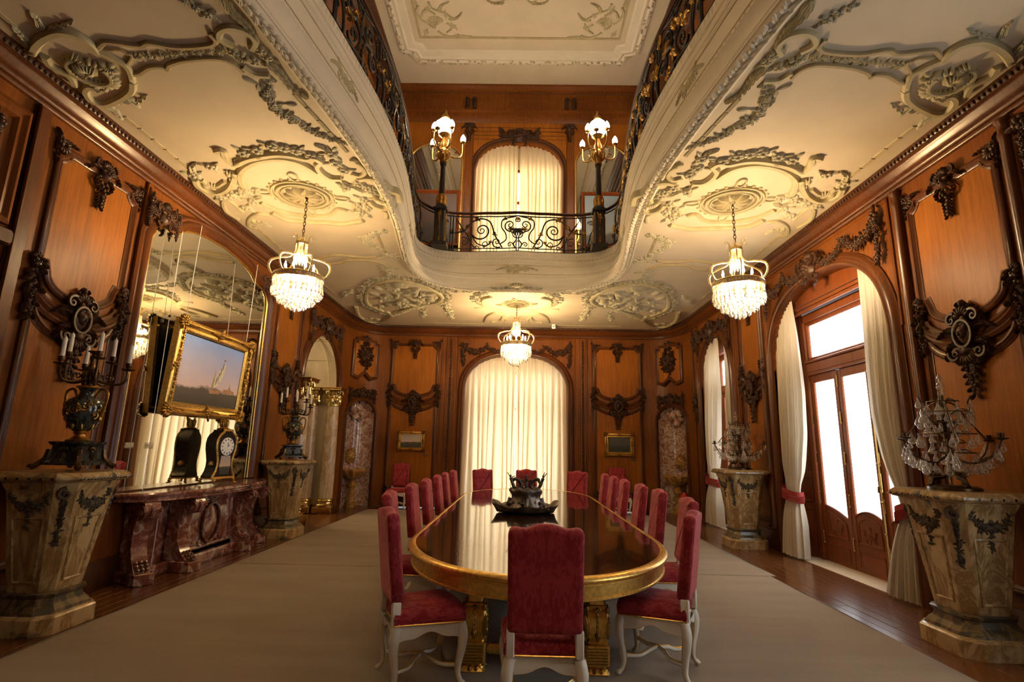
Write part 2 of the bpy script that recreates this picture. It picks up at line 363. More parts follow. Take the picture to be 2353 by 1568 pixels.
# painted pictures (flat print)
def picture(name, sky0, sky1, land, line=.3, blot=None):
    t = NT(name); g = t.n('ShaderNodeTexCoord').outputs['Generated']; s = t.n('ShaderNodeSeparateXYZ', Vector=g)
    n = t.noise(g, 4.5, 6, .6); y = t.math('ADD', s.outputs[1], t.math('MULTIPLY', t.math('SUBTRACT', n, .5), .22))
    c = t.ramp(y, [(max(0, line-.2), tuple(k*.55 for k in land)), (line-.02, land), (line+.03, sky0), (1., sky1)])
    t.P(Base__Color=c, Roughness=.45); return t
picture('sea_picture', (.80, .66, .70), (.20, .40, 1.0), (.09, .07, .06), .24)
picture('hill_picture', (.55, .42, .34), (.36, .33, .31), (.06, .06, .04), .42)
picture('night_picture', (.05, .05, .045), (.07, .065, .06), (.03, .032, .02), .4)
picture('figure_picture', (.06, .03, .02), (.08, .04, .025), (.035, .02, .012), .4)
picture('cloud_picture', (.24, .27, .26), (.16, .22, .27), (.10, .09, .06), .2)
# ---------------------------------------------------------------- structure: floor, carpet
ZT = -.0
mb = MB(); mb.box(((XL+XR)/2-1, 6.5, -.11), (14, 20, .18)); FLOOR = struct('floor', mb, 'floor_wood')
# parquet boards along the walls: border boards run the length of the room
def board_mesh(w, L):
    b = MB(); b.box((0, 0, 0), (w-.004, L-.004, .02), bev=.003); return b.mesh('plank', 'floor_wood')
bm_ = {}
def boards(x0, x1, n, y0, y1, L):
    w = (x1-x0)/n
    for i in range(n):
        y = y0-(i % 3)*L/3
        while y < y1:
            a, b = max(y, y0), min(y+L, y1)
            if b-a > .1:
                key = (round(w, 4), round(b-a, 3))
                if key not in bm_: bm_[key] = board_mesh(w, b-a)
                link('plank', bm_[key], FLOOR, Matrix.Translation((x0+w*(i+.5), (a+b)/2, -.0105+.0006*((i*7+int(y*3)) % 3))))
            y += L
boards(XL, -3.5, 9, 2.0, 14.9, 2.1); boards(3.1, XR+.06, 11, 2.0, 14.9, 2.1)
def carpet(x0, x1, y0, y1, label, z=.012):
    nx, ny = 40, 60; X = np.linspace(x0, x1, nx); Y = np.linspace(y0, y1, ny); G = np.zeros((nx, ny, 3))
    G[..., 0] = X[:, None]; G[..., 1] = Y[None]; G[..., 2] = z
    G[..., 0] += np.where((np.arange(nx) == 0) | (np.arange(nx) == nx-1), 1, 0)[:, None]*.012*np.sin(Y*2.3)[None]
    b = MB(); b.surf(G)
    b.box(((x0+x1)/2, y0+.004, z/2), (x1-x0, .008, z)); b.box((x0+.006, (y0+y1)/2, z/2), (.012, y1-y0, z)); b.box((x1-.006, (y0+y1)/2, z/2), (.012, y1-y0, z))
    return tag(ob('carpet', b, 'carpet'), label, 'carpet')
carpet(-3.77, 3.37, -2.2, 7.46, 'beige woven carpet under the head chair end of the table')
carpet(-3.78, 3.45, 7.47, 13.88, 'beige woven carpet under the curtain end of the table')
# ---------------------------------------------------------------- walls
def archz(x, c, hw, sp, rise, e=2.0): return sp+rise*max(0., 1-abs((x-c)/hw)**e)**(1/e)
def arch_path(c, hw, sp, rise, z0=0., n=28, e=2.0):
    """from the right foot up, over and down to the left foot"""
    t = np.linspace(0, pi, n); x = c+hw*np.sign(np.cos(t))*np.abs(np.cos(t))**(2/e); z = sp+rise*np.abs(np.sin(t))**(2/e)
    return np.vstack([[c+hw, z0], np.stack([x, z], 1), [c-hw, z0]])
def sheet(mb, x0, x1, z0, z1, ops=(), fn=None, step=None):
    fn = fn or (lambda x, z: (x, z, 0))
    def rect(a, b, za, zb):
        n = max(1, int((b-a)/step)) if step else 1; X = np.linspace(a, b, n+1)
        mb.surf([[fn(x, za if not callable(za) else za(x)), fn(x, zb)] for x in X])
    cur = x0
    for c, hw, sp, rise, e, sill in sorted(ops):
        rect(cur, c-hw, z0, z1)
        X = c-hw*np.cos(np.linspace(0, pi, 31))
        mb.surf([[fn(x, archz(x, c, hw, sp, rise, e)), fn(x, z1)] for x in X])
        if sill > z0: rect(c-hw, c+hw, z0, sill)
        cur = c+hw
    rect(cur, x1, z0, z1)
BAY = dict(C=(7.68, 1.48, 3.02, 1.22, 2.5), A=(2.72, 1.48, 3.02, 1.22, 2.5), E=(12.15, 1.12, 3.0, 1.08, 2.0), EW=(11.92, .93, 3.15, 1.05, 2.2))
WIN = (XC, 1.45, 3.05, 1.14, 2.5)
def walls_set(name, F, x0, x1, ops, depth=.35, mat='frame_wood'):
    mb = MB(); mb.M = npm(F); sheet(mb, x0, x1, 0, ZC, [(c, hw, sp, ri, e, 0) for c, hw, sp, ri, e in ops])
    for c, hw, sp, ri, e in ops:
        P = arch_path(c, hw, sp, ri, 0, 40, e); mb.surf([[(x, z, 0), (x, z, -depth)] for x, z in P])
    return struct(name, mb, mat)
YK = 13.45; CA, CB = .95, YE-13.45        # rounded corners begin here
WL = walls_set('wall_left', FL(0), YN, YK, [BAY['E']], 1.15)
mir = lambda b: (-b[0],)+b[1:]
WR = walls_set('wall_right', FR(0), -YK, -YN, [mir(BAY['C']), mir(BAY['A']), mir(BAY['EW'])], .16)
WE = walls_set('wall_end', FE(0), XL+CA, XR-CA, [WIN], .4)
mb = MB(); mb.surf([[(XL, YN, 0), (XL, YN, ZC)], [(XR, YN, 0), (XR, YN, ZC)]]); WN = struct('wall_near', mb, 'frame_wood')
def corner(side):
    cx = XL+CA if side < 0 else XR-CA; cy = YK
    def fn(s, z):      # s from 0 at the side wall to 1 at the end wall
        t = s*pi/2; return (cx+side*CA*math.cos(t), cy+CB*math.sin(t), z)
    return fn
NICHE = (.50, .26, 2.35, .42, 2.0)       # centre, half width in arc fraction; spring, rise
CORNERS = {}
for side, nm in ((-1, 'wall_corner_left'), (1, 'wall_corner_right')):
    fn = corner(side); mb = MB(); c, hw, sp, ri, e = NICHE; sheet(mb, 0, 1, 0, ZC, [(c, hw, sp, ri, e, 0)], fn, .05)
    o = struct(nm, mb, 'frame_wood')
    p0 = np.array(fn(c-hw, 0)); p1 = np.array(fn(c+hw, 0)); mid = (p0+p1)/2; tv = (p1-p0)/np.linalg.norm(p1-p0); hwm = np.linalg.norm(p1-p0)/2
    out = np.array([tv[1], -tv[0], 0]); out = out if out@np.array([-side, -1, 0]) > 0 else -out
    pm = np.array(fn(c, 0)); CORNERS[side] = dict(wall=o, mid=mid, out=out, hw=hwm, F=frm(mid, out), Fs=frm(pm, out), fn=fn)
# cornice, carved band, baseboard (one run round the room)
def room_path(y0=YN):
    P = [(XR, y0), (XR, YK-2), (XR, YK)]+[(XR-CA+CA*math.cos(t), YK+CB*math.sin(t)) for t in np.linspace(0, pi/2, 14)[1:]]
    P += [(XL+CA-CA*math.cos(t), YK+CB*math.sin(t)) for t in np.linspace(pi/2, 0, 14)]+[(XL, YK-2), (XL, y0)]
    return np.array(P)
RP = room_path(); mb = MB()
mb.frame(RP, [(0, 4.70), (.022, 4.705), (.03, 4.73), (.03, 4.745), (.05, 4.75), (.055, 4.775), (.075, 4.785), (.105, 4.815), (.13, 4.86), (.14, 4.875), (.15, 4.88), (.15, 4.90)], False); struct('trim_1', mb, 'mould_wood', 60)
mb = MB(); mb.frame(RP, [(.15, 4.895), (.165, 4.90), (.178, 4.93), (.185, 4.955), (.185, 4.972)], False); TR2 = struct('trim_2', mb, 'dark_wood', 60)
Q = resample(RP, 760); Tn = np.gradient(Q, axis=0); Tn /= np.linalg.norm(Tn, axis=1)[:, None]; mb = MB()
for (x, y), (tx, ty) in zip(Q, Tn):
    if y < 1.5: continue
    mb.M = npm(frm((x-ty*.168, y+tx*.168, 4.925), (-ty, tx, 0))); mb.blob(0, .002, 0, .021, .03, .024, 5)
tag(ob('bead', mb, 'carved_wood', TR2), kind='stuff')
# ---------------------------------------------------------------- lower ceiling with the violin shaped opening
HALF = [(0, 10.93), (.5, 10.95), (1.0, 10.88), (1.45, 10.72), (1.8, 10.42), (2.0, 9.95), (2.06, 9.35), (1.98, 8.5), (1.86, 7.5), (1.81, 6.6), (1.83, 5.8), (1.91, 5.0), (2.0, 4.3), (2.1, 3.6), (2.25, 2.8), (2.38, 2), (2.45, 1.0), (2.4, 0), (2.2, -.8), (1.7, -1.4), (.9, -1.75), (0, -1.8)]
pts = [(XC-x, y) for x, y in HALF]+[(XC+x, y) for x, y in HALF[-2:0:-1]]      # far end, down the left side, back up the right side: ccw seen from above
OPEN = resample(spline(pts, 8, True), 240, True)
_T = np.roll(OPEN, -1, 0)-np.roll(OPEN, 1, 0); _T /= np.linalg.norm(_T, axis=1)[:, None]; OPN = np.stack([-_T[:, 1], _T[:, 0]], 1)   # into the void
cc = np.array([XC, 5.0]); mb = MB(); OUT = []
for p in OPEN:
    d = p-cc; k = min([((XL if d[0] < 0 else XR)-cc[0])/d[0] if abs(d[0]) > 1e-6 else 1e9, ((YE if d[1] > 0 else YN)-cc[1])/d[1] if abs(d[1]) > 1e-6 else 1e9]); OUT.append(cc+d*k)
ext = {0: (XL, YE), 1: (XR, YE), 2: (XL, YN), 3: (XR, YN)}
for c0 in ext.values():       # snap the nearest outer point to each room corner
    i = min(range(240), key=lambda j: np.hypot(OUT[j][0]-c0[0], OUT[j][1]-c0[1])); OUT[i] = np.array(c0)
mb.surf([[(a[0], a[1], ZC), ((a[0]+b[0])/2, (a[1]+b[1])/2, ZC), (b[0], b[1], ZC)] for a, b in zip(OPEN, OUT)], cu=True)
CEIL = struct('ceiling', mb, 'plaster')
_ds = np.concatenate([[0], np.cumsum(np.linalg.norm(np.diff(np.vstack([OPEN, OPEN[:1]]), axis=0), axis=1))]); LEN = _ds[-1]
def bump(s):        # the upper edge of the fascia is squarer than the lower one at the far corners
    s = s % LEN; return float(np.interp(min(s, LEN-s), [0, .7, 1.2, 1.7, 2.1, 2.6, 3.1, 3.6], [0, -.05, -.2, -.33, -.3, -.14, -.03, 0]))
lift = lambda z: min(1., max(0., (z-ZC)/.5))
def ring(prof, mat, name, sharp=50):
    mb = MB(); V = np.array([[(p[0]+n[0]*(k+bump(s)*lift(z)), p[1]+n[1]*(k+bump(s)*lift(z)), z) for k, z in prof] for p, n, s in zip(OPEN, OPN, _ds)]); mb.surf(V, cu=True); return mb
RIM = struct('trim_3', ring([(-.05, ZC), (-.045, ZC-.022), (-.02, ZC-.028), (-.01, ZC-.012), (.0, ZC-.012), (.02, ZC-.05), (.06, ZC-.062), (.10, ZC-.045), (.105, ZC-.01), (.108, ZC+.0), (.118, ZC+.0), (.12, ZC+.03), (.125, ZC+.035), (.115, ZC+.05), (.10, ZC+.12), (.105, ZC+.19), (.12, ZC+.21), (.125, ZC+.225), (.135, ZC+.235), (.135, ZC+.255), (.118, ZC+.262), (.112, ZC+.29), (.112, ZC+.545), (.12, ZC+.555), (.12, ZC+.575), (.132, ZC+.585), (.138, ZC+.62), (.135, ZC+.655), (.148, ZC+.66), (.158, ZC+.70), (.155, ZC+.755), (.13, ZF+.03), (.0, ZF+.03)], 'plaster_white', 'trim_3'), 'plaster_white')
# leaf band below, carved lip above, framed fields on the fascia
def along(n): 
    P = resample(OPEN, n, True); T = np.roll(P, -1, 0)-np.roll(P, 1, 0); T /= np.linalg.norm(T, axis=1)[:, None]; return P, np.stack([-T[:, 1], T[:, 0]], 1), T
mb = MB(); P, Nn, Tt = along(620)
for i, (p, n, tt) in enumerate(zip(P, Nn, Tt)):
    if p[1] < 1.8: continue
    mb.M = npm(frm((p[0]+n[0]*.06, p[1]+n[1]*.06, ZC-.05), (0, 0, -1), (n[0], n[1], 0)))
    for q in (-1, 1): mb.leaf(.012*rng.uniform(-1, 1), q*.004, q*(.9+.3*rng.random())+(0 if i % 2 else .4), .08, .038, .028, 0, -q*.8)
    if i % 4 == 0: mb.blob(0, rng.uniform(-.02, .02), 0, .018, .018, .026, 5)
tag(ob('leaf_band', mb, 'plaster_white', RIM), kind='stuff')
mb = MB(); P, Nn, Tt = along(420)
for i, (p, n, tt) in enumerate(zip(P, Nn, Tt)):
    if p[1] < 2.2: continue
    bb = bump(i*LEN/420); bl = bb*lift(ZC+.245)
    mb.M = npm(frm((p[0]+n[0]*(.150+bb), p[1]+n[1]*(.150+bb), ZF-.06), (n[0], n[1], 0))); mb.leaf(0, -.045, pi/2+.35, .085, .034, .014, 0, -.5)
    mb.M = npm(frm((p[0]+n[0]*(.128+bl), p[1]+n[1]*(.128+bl), ZC+.245), (n[0], n[1], 0))); mb.leaf(-.014, 0, .5, .03, .016, .012, 0)
tag(ob('lip_leaf', mb, 'plaster_white', RIM), kind='stuff')
mb = MB()
for zz, rr in ((ZC+.315, .006), (ZC+.52, .006)):
    mb.tube([(p[0]+n[0]*(.114+bump(s)*lift(zz)), p[1]+n[1]*(.114+bump(s)*lift(zz)), zz) for p, n, s in zip(OPEN, OPN, _ds)], rr, 5, True)
ob('fillet', mb, 'reed', RIM)
# dentils along the far end of the lip
mb = MB(); P, Nn, Tt = along(420)
for i, (p, n) in enumerate(zip(P, Nn)):
    if p[1] > 9.6: bb = bump(i*LEN/420); mb.M = npm(frm((p[0]+n[0]*(.140+bb), p[1]+n[1]*(.140+bb), ZC+.645), (n[0], n[1], 0))); mb.box((0, 0, .004), (.03, .036, .02))
tag(ob('dentil', mb, 'plaster_white', RIM), kind='stuff')
def fascia_spray(s, wd):
    i = int(round((s % LEN)/LEN*240)) % 240; z = ZC+.42; k = .114+bump(s)*lift(z); p, n = OPEN[i], OPN[i]
    mb = MB(); mb.shell(0, -.02, .09*wd, pi/2, 2.8, 7, .02); mb.rose(0, -.03, .05*wd, .02)
    for q in (-1, 1): mb.acanthus(spline([(q*.05, -.02), (q*.18*wd, .04), (q*.34*wd, -.03)], 3), .07, .015, 0, 6); mb.vine(spiral(q*.14*wd, -.04, .06, .01, 0, q*1.3, 14), .012, .005, 5); mb.acanthus([(q*.1, .02), (q*.2*wd, .1)], .05, .012, 0, 3)
    ob('fascia_spray', mb, 'relief', RIM, frm((p[0]+n[0]*k, p[1]+n[1]*k, z), (n[0], n[1], 0)), 60)
for s_ in (0, 3.6, -3.6, 7.6, -7.6): fascia_spray(s_, 1.35 if s_ == 0 else .9)
# ---------------------------------------------------------------- upper hall
mb = MB(); UO = []
for p in OPEN:
    d = p-cc; k = min([((XUL if d[0] < 0 else XUR)-cc[0])/d[0] if abs(d[0]) > 1e-6 else 1e9, ((YU if d[1] > 0 else YN)-cc[1])/d[1] if abs(d[1]) > 1e-6 else 1e9]); UO.append(cc+d*k)
for c0 in ((XUL, YU), (XUR, YU), (XUL, YN), (XUR, YN)):
    i = min(range(240), key=lambda j: np.hypot(UO[j][0]-c0[0], UO[j][1]-c0[1])); UO[i] = np.array(c0)
mb.surf([[(a[0]+n[0]*bump(s), a[1]+n[1]*bump(s), ZF+.03), (b[0], b[1], ZF+.03)] for a, n, b, s in zip(OPEN, OPN, UO, _ds)], cu=True)
struct('floor_upper', mb, 'floor_wood')
UW = (XC-.02, 1.21, 8.9, 1.02, 2.6)
mb = MB(); mb.M = npm(frm((0, YU, 0), (0, -1, 0))); sheet(mb, XUL, XUR, ZF, ZU, [UW+(0,)])
P = arch_path(UW[0], UW[1], UW[2], UW[3], ZF, 40, UW[4]); mb.surf([[(x, z, 0), (x, z, -.3)] for x, z in P]); WUE = struct('wall_upper_end', mb, 'panel_wood')
for nm, x, out in (('wall_upper_left', XUL, 1), ('wall_upper_right', XUR, -1)):
    mb = MB(); mb.surf([[(x, YN, ZF), (x, YN, ZU)], [(x, YU, ZF), (x, YU, ZU)]]); o = struct(nm, mb, 'frame_wood')
    Fm = frm((x, 0, 0), (out, 0, 0))
    for k in range(5):
        yc = 1.9+k*2.45; c = MB(); hw = 1.0; c.frame([(-hw, 6.3), (hw, 6.3), (hw, 9.9), (-hw, 9.9)], [(0, 0), (0, .03), (.03, .045), (.05, .03), (.08, .004)])
        ob('moulding', c, 'dark_wood', o, Fm @ Matrix.Translation((yc*out, 0, 0)))
        c = MB(); c.box((0, 8.1, .006), (2*hw-.16, 3.44, .012)); ob('panel', c, 'door_wood', o, Fm @ Matrix.Translation((yc*out, 0, 0)))
mb = MB(); mb.surf([[(XUL, YN, ZF), (XUL, YN, ZU)], [(XUR, YN, ZF), (XUR, YN, ZU)]]); struct('wall_upper_near', mb, 'plaster')
mb = MB(); mb.surf([[(XUL, YN, ZU), (XUL, YU, ZU)], [(XUR, YN, ZU), (XUR, YU, ZU)]]); CU = struct('ceiling_upper', mb, 'plaster')
# ---------------------------------------------------------------- carved wood ornaments (built once, placed many times)
def both(mb, fn):
    fn(1); fn(-1)
def carve_cartouche():
    b = MB(); t = np.linspace(0, 2*pi, 20, endpoint=False)
    b.tube(np.stack([.105*np.cos(t), .135*np.sin(t), np.full(20, .045)], 1), .022, 6, True); b.blob(0, 0, .01, .10, .13, .05, 10)
    b.blob(0, .012, .04, .058, .078, .055, 10); b.blob(0, .0, .085, .014, .03, .022); b.blob(0, -.035, .08, .026, .012, .014)
    for s in (-1, 1):
        b.blob(s*.024, .025, .082, .014, .01, .012); b.blob(s*.05, .06, .05, .03, .045, .04); b.blob(s*.03, .085, .05, .03, .03, .04)
        b.vine(spiral(s*.13, .16, .075, .012, pi/2+s*.6, s*-1.4, 20), .022, .009, 6, .03)
        b.acanthus(spline([(s*.09, .05), (s*.2, .07), (s*.31, .02)], 4), .075, .04, .01, 5)
        b.acanthus(spline([(s*.08, -.08), (s*.2, -.10), (s*.25, -.22)], 4), .07, .035, .01, 5)
        b.vine(spiral(s*.14, -.19, .08, .012, s*.4 if s > 0 else pi-.4, s*-1.5, 22), .024, .008, 6, .03)
        b.acanthus(spline([(s*.03, .13), (s*.07, .24), (s*.03, .33)], 4), .05, .035, .01, 4)
    b.shell(0, .15, .15, pi/2, 2.3, 7, .045, .01); b.blob(0, .31, .01, .03, .045, .04)
    for k in range(46):
        a = rng.random()*6.28; b.leaf(.16*math.cos(a), -.02+.22*math.sin(a), a+rng.uniform(-.6, .6), .11, .05, .035, 0)
    b.shell(0, -.16, .17, -pi/2, 2.5, 9, .05, .015); b.blob(0, -.17, .03, .06, .05, .05, 8)
    for k in range(9):
        y = -.31-.036*k; w = .085*(1-k/9.5)
        for j in range(max(1, int(w/.026)*2)):
            b.blob(rng.uniform(-w, w), y+rng.uniform(-.015, .015), .005, .024, .028, .035*(1-.4*k/9), 5)
        if k % 2 == 0:
            for s in (-1, 1): b.leaf(s*w*.6, y, -pi/2+s*.9, .08, .04, .03, 0)
    return b.mesh('carved_cartouche', 'carved_wood', 60)
def carve_bracket():
    b = MB()
    b.vine(spiral(.0, .17, .045, .01, 0, 1.4, 18), .018, .008, 6, .03)
    for k in range(34):
        y = .24-.56*k/33; wv = .055*(1-.45*abs(y)/.3); b.leaf(rng.uniform(-wv, wv), y, -pi/2+rng.uniform(-1.3, 1.3), .09, .045, .04, rng.uniform(0, .03)); b.blob(rng.uniform(-wv, wv), y, .01, .024, .026, .045, 5)
    b.acanthus(spline([(0, .1), (-.04, -.02), (.02, -.15)], 4), .07, .04, .01, 5); b.acanthus(spline([(0, -.1), (.02, -.2), (-.02, -.33)], 4), .055, .03, .01, 5)
    b.shell(0, .2, .09, pi/2, 2.4, 6, .035, .01)
    for k in range(7): b.blob(rng.uniform(-.04, .04), .05-.05*k, .015, .022, .024, .04, 5)
    b.vine(spiral(-.01, -.26, .035, .01, pi, 1.3, 14), .014, .007, 6, .02)
    return b.mesh('carved_bracket', 'carved_wood', 60)
def carve_corner():
    b = MB(); b.shell(.05, -.05, .12, -pi/4, 2.4, 6, .035, .0); b.rose(.03, -.03, .045, .05)
    b.acanthus(spline([(.05, -.02), (.14, -.01), (.24, -.02)], 3), .055, .03, 0, 4); b.acanthus(spline([(.02, -.05), (.01, -.14), (.03, -.27)], 3), .055, .03, 0, 4)
    b.vine(spiral(.12, -.12, .06, .01, -pi/4, 1.2, 14), .016, .006, 5, .01); b.acanthus([(.02, 0), (-.03, .06)], .05, .03, 0, 2)
    return b.mesh('carved_corner', 'carved_wood', 60)
def carve_drop():
    b = MB(); b.shell(0, .02, .13, pi/2, 2.6, 8, .045, .01); b.blob(0, -.01, .02, .07, .085, .06, 9); b.rose(0, -.01, .05, .05, .05)
    for s in (-1, 1):
        b.vine(spiral(s*.1, .06, .06, .01, pi/2, -s*1.4, 18), .018, .006, 6, .02); b.acanthus(spline([(s*.06, .02), (s*.16, .02), (s*.21, -.04)], 3), .06, .03, .005, 4)
        b.acanthus(spline([(s*.06, -.06), (s*.12, -.14), (s*.06, -.22)], 3), .055, .03, .005, 4)
    for k in range(8):
        w = .06*(1-k/8.5); y = -.12-.038*k
        for j in range(2): b.blob(rng.uniform(-w, w), y, .005, .022, .026, .035, 5)
        for s in (-1, 1): b.leaf(s*w*.5, y, -pi/2+s*.8, .06, .03, .025, 0)
    return b.mesh('carved_drop', 'carved_wood', 60)
def carve_crest(hw, dy, drop=.5):
    """crest over an arch with swags to both sides, hw: half span, dy: fall from the centre to the ends"""
    b = MB(); b.shell(0, .02, .2, pi/2, 2.5, 9, .06, .01); b.blob(0, -.06, .01, .13, .16, .08, 10); b.rose(0, -.06, .09, .07, .06)
    for s in (-1, 1):
        b.vine(spiral(s*.17, .03, .1, .015, pi/2, -s*1.5, 22), .03, .01, 6, .03); b.vine(spiral(s*.13, -.2, .08, .012, 0 if s > 0 else pi, -s*1.4, 20), .025, .008, 6, .03)
        b.acanthus(spline([(s*.1, .05), (s*.26, .1), (s*.34, .03)], 4), .09, .045, .01, 5); b.acanthus(spline([(s*.08, -.15), (s*.2, -.26), (s*.12, -.36)], 4), .08, .04, .01, 4)
        xa, xb = .2, hw*.55; P = [(s*(xa+(xb-xa)*k), -.02-.11*math.sin(pi*k)+.06*k) for k in np.linspace(0, 1, 9)]; b.garland(P, .085, .05, 0, 1.5)
        P = [(s*(xb+.02+(hw-xb-.02)*k), .05-.17*math.sin(pi*k)+.02*k) for k in np.linspace(0, 1, 9)]; b.garland(P, .09, .055, 0, 1.5)
        b.garland([(s*hw, .1), (s*(hw+.01), -.1), (s*(hw-.01), -drop)], .085, .05, 0, 1.6, False); b.rose(s*hw, .1, .08, .07)
        b.rose(s*xb, .06, .06, .06)
    return b.mesh('carved_garland', 'carved_wood', 60)
def carve_trophy():
    b = MB(); b.shell(0, .52, .1, pi/2, 2.8, 7, .04); b.vine([(0, .55), (0, .3)], .015, .015, 5, .02)
    for s in (-1, 1): b.leaf(s*.02, .47, pi/2-s*1.2, .16, .07, .03, 0, s*.6); b.leaf(s*.02, .45, -pi/2+s*.9, .15, .06, .03, 0)
    for k in range(70):
        a = rng.random()*6.28; q = math.sqrt(rng.random()); x = .2*q*math.cos(a); y = .04+.3*q*math.sin(a); x *= 1 if y > 0 else 1+y*1.6
        if k % 3 == 0: b.rose(x, y, .045+.02*rng.random(), .07, rng.uniform(0, .03), 2)
        else: b.leaf(x, y, math.atan2(y, x)+rng.uniform(-.7, .7), .12, .05, .05, rng.uniform(0, .04))
    for k in range(8): b.blob(rng.uniform(-.05, .05)*(1-k/8), -.24-.03*k, 0, .03, .03, .04, 5)
    return b.mesh('carved_trophy', 'carved_wood', 60)
def carve_foot():
    b = MB(); b.vine(spiral(.05, .09, .07, .012, pi/2, 1.3, 16), .025, .01, 6, .02); b.acanthus(spline([(.0, .03), (.1, .1), (.03, .22)], 3), .07, .035, 0, 4); b.acanthus([(.02, .03), (.2, .04)], .06, .03, 0, 3)
    return b.mesh('carved_foot', 'carved_wood', 60)
CART, BRK, CRN, DRP, TRO, FOT = carve_cartouche(), carve_bracket(), carve_corner(), carve_drop(), carve_trophy(), carve_foot()
CREST = carve_crest(1.5, 0, .45); CREST_S = carve_crest(.95, 0, .6)
FLIP = Matrix.Scale(-1, 4, (1, 0, 0)); TR = lambda x, y, z=0.: Matrix.Translation((x, y, z))
PROF = [(0, 0), (0, .028), (.012, .04), (.034, .044), (.05, .03), (.058, .034), (.072, .022), (.086, .018), (.092, .004)]
def upper_outline(w):
    P = [(-w, 3.22), (-w+.09, 3.22)]+[tuple(p) for p in arc(0, 3.17, w-.11, .24, pi, 2*pi, 17)]+[(w-.09, 3.22), (w, 3.22)]
    return P+[tuple(p) for p in arc(w, 4.48, .12, .12, 1.5*pi, pi, 6)]+[tuple(p) for p in arc(-w, 4.48, .12, .12, 2*pi, 1.5*pi, 6)]
def lower_outline(w): return [(-w, .42), (w, .42), (w, 2.78), (w-.09, 2.86)]+[tuple(p) for p in arc(0, 2.86, w-.1, .25, 0, -pi, 17)][1:-1]+[(-w+.09, 2.86), (-w, 2.78)]
def inset(P, k):
    P = np.asarray(P, float); d = np.roll(P, -1, 0)-P; d /= np.linalg.norm(d, axis=1)[:, None]; n = np.stack([-d[:, 1], d[:, 0]], 1); a = np.roll(n, 1, 0); m = a+n; m /= (1+(a*n).sum(1))[:, None].clip(.35); return P+m*k
_pc = {}
def panel_module(wall, F, w, foot=True):
    key = round(w, 3)
    if key not in _pc:
        r = {}
        for nm, o in (('u', upper_outline(w)), ('l', lower_outline(w))):
            b = MB(); b.frame(o, PROF); r['m'+nm] = b.mesh('moulding', 'mould_wood', 40)
            b = MB(); b.prism(inset(o, .07), -.02, .012); r['p'+nm] = b.mesh('panel', 'panel_wood', 30)
        b = MB(); P = arc(0, 3.04, w-.02, .27, pi*1.02, 1.98*pi, 17); b.frame(P, [(-.085, 0), (-.08, .035), (-.05, .05), (-.03, .04), (0, .062), (.03, .04), (.05, .05), (.08, .035), (.085, 0)], False); r['band'] = b.mesh('band', 'mould_wood', 40)
        _pc[key] = r
    r = _pc[key]
    for k, nm in (('pu', 'panel'), ('pl', 'panel'), ('mu', 'moulding'), ('ml', 'moulding'), ('band', 'band_moulding')): link(nm, r[k], wall, F)
    link('carved_cartouche', CART, wall, F @ TR(0, 2.80, .045)); link('carved_drop', DRP, wall, F @ TR(0, 4.45, .035))
    link('carved_bracket', BRK, wall, F @ TR(w-.0, 3.05, .02)); link('carved_bracket', BRK, wall, F @ TR(-w+.0, 3.05, .02) @ FLIP)
    link('carved_corner', CRN, wall, F @ TR(-w-.03, 4.53, .02)); link('carved_corner', CRN, wall, F @ TR(w+.03, 4.53, .02) @ FLIP)
    if foot:
        link('carved_foot', FOT, wall, F @ TR(-w, .33, .02)); link('carved_foot', FOT, wall, F @ TR(w, .33, .02) @ FLIP)
panel_module(WL, FL(5.22), .56); panel_module(WL, FL(10.15), .55); panel_module(WR, FR(5.12), .58); panel_module(WR, FR(9.98), .46)
panel_module(WE, FE(-2.95), .68); panel_module(WE, FE(2.77), .68)
# half columns and pilaster strips between the bays
def half_col(wall, F, z0=.35, z1=4.68, r=.062):
    b = MB(); b.lathe([(r*1.25, z0), (r*1.25, z0+.05), (r, z0+.08), (r, z1-.2), (r*1.15, z1-.18), (r*1.15, z1-.15), (r, z1-.13), (r, z1-.06), (r*1.3, z1-.03), (r*1.3, z1)], 12)
    b.M = npm(Matrix(((1, 0, 0, 0), (0, 0, 1, 0), (0, 1, 0, 0), (0, 0, 0, 1)))); V = b.V; b2 = MB()
    for a in V: pass
    b3 = MB(); b3.M = npm(Matrix(((1, 0, 0, 0), (0, 0, 1, 0), (0, -1, 0, 0), (0, 0, 0, 1))))
    b3.lathe([(r*1.25, z0), (r*1.25, z0+.05), (r, z0+.08), (r, z1-.2), (r*1.15, z1-.18), (r*1.15, z1-.15), (r, z1-.13), (r, z1-.06), (r*1.3, z1-.03), (r*1.3, z1)], 12)
    return ob('pilaster', b3, 'mould_wood', wall, F)
for y in (5.84, 9.52): half_col(WR, FR(y, 0, .01))
for y in (4.42,): half_col(WR, FR(y, 0, .01))
for wall, FF, ys in ((WL, FL, (5.92, 9.42, 10.82)), (WR, FR, (10.6, 10.72))):
    for y in ys:
        b = MB(); b.box((0, 2.5, .02), (.10, 4.4, .04), bev=.012); b.box((0, 2.5, .045), (.05, 4.3, .025), bev=.01); ob('pilaster', b, 'frame_wood', wall, FF(y))
link('carved_cartouche', CART, WR, FR(13.16, 2.8, .03) @ Matrix.Scale(.8, 4)); link('carved_drop', DRP, WR, FR(13.16, 4.4, .03) @ Matrix.Scale(.8, 4))
for y in (12.98, 13.34): b = MB(); b.box((0, 2.5, .018), (.05, 4.4, .036), bev=.01); ob('pilaster', b, 'mould_wood', WR, FR(y))
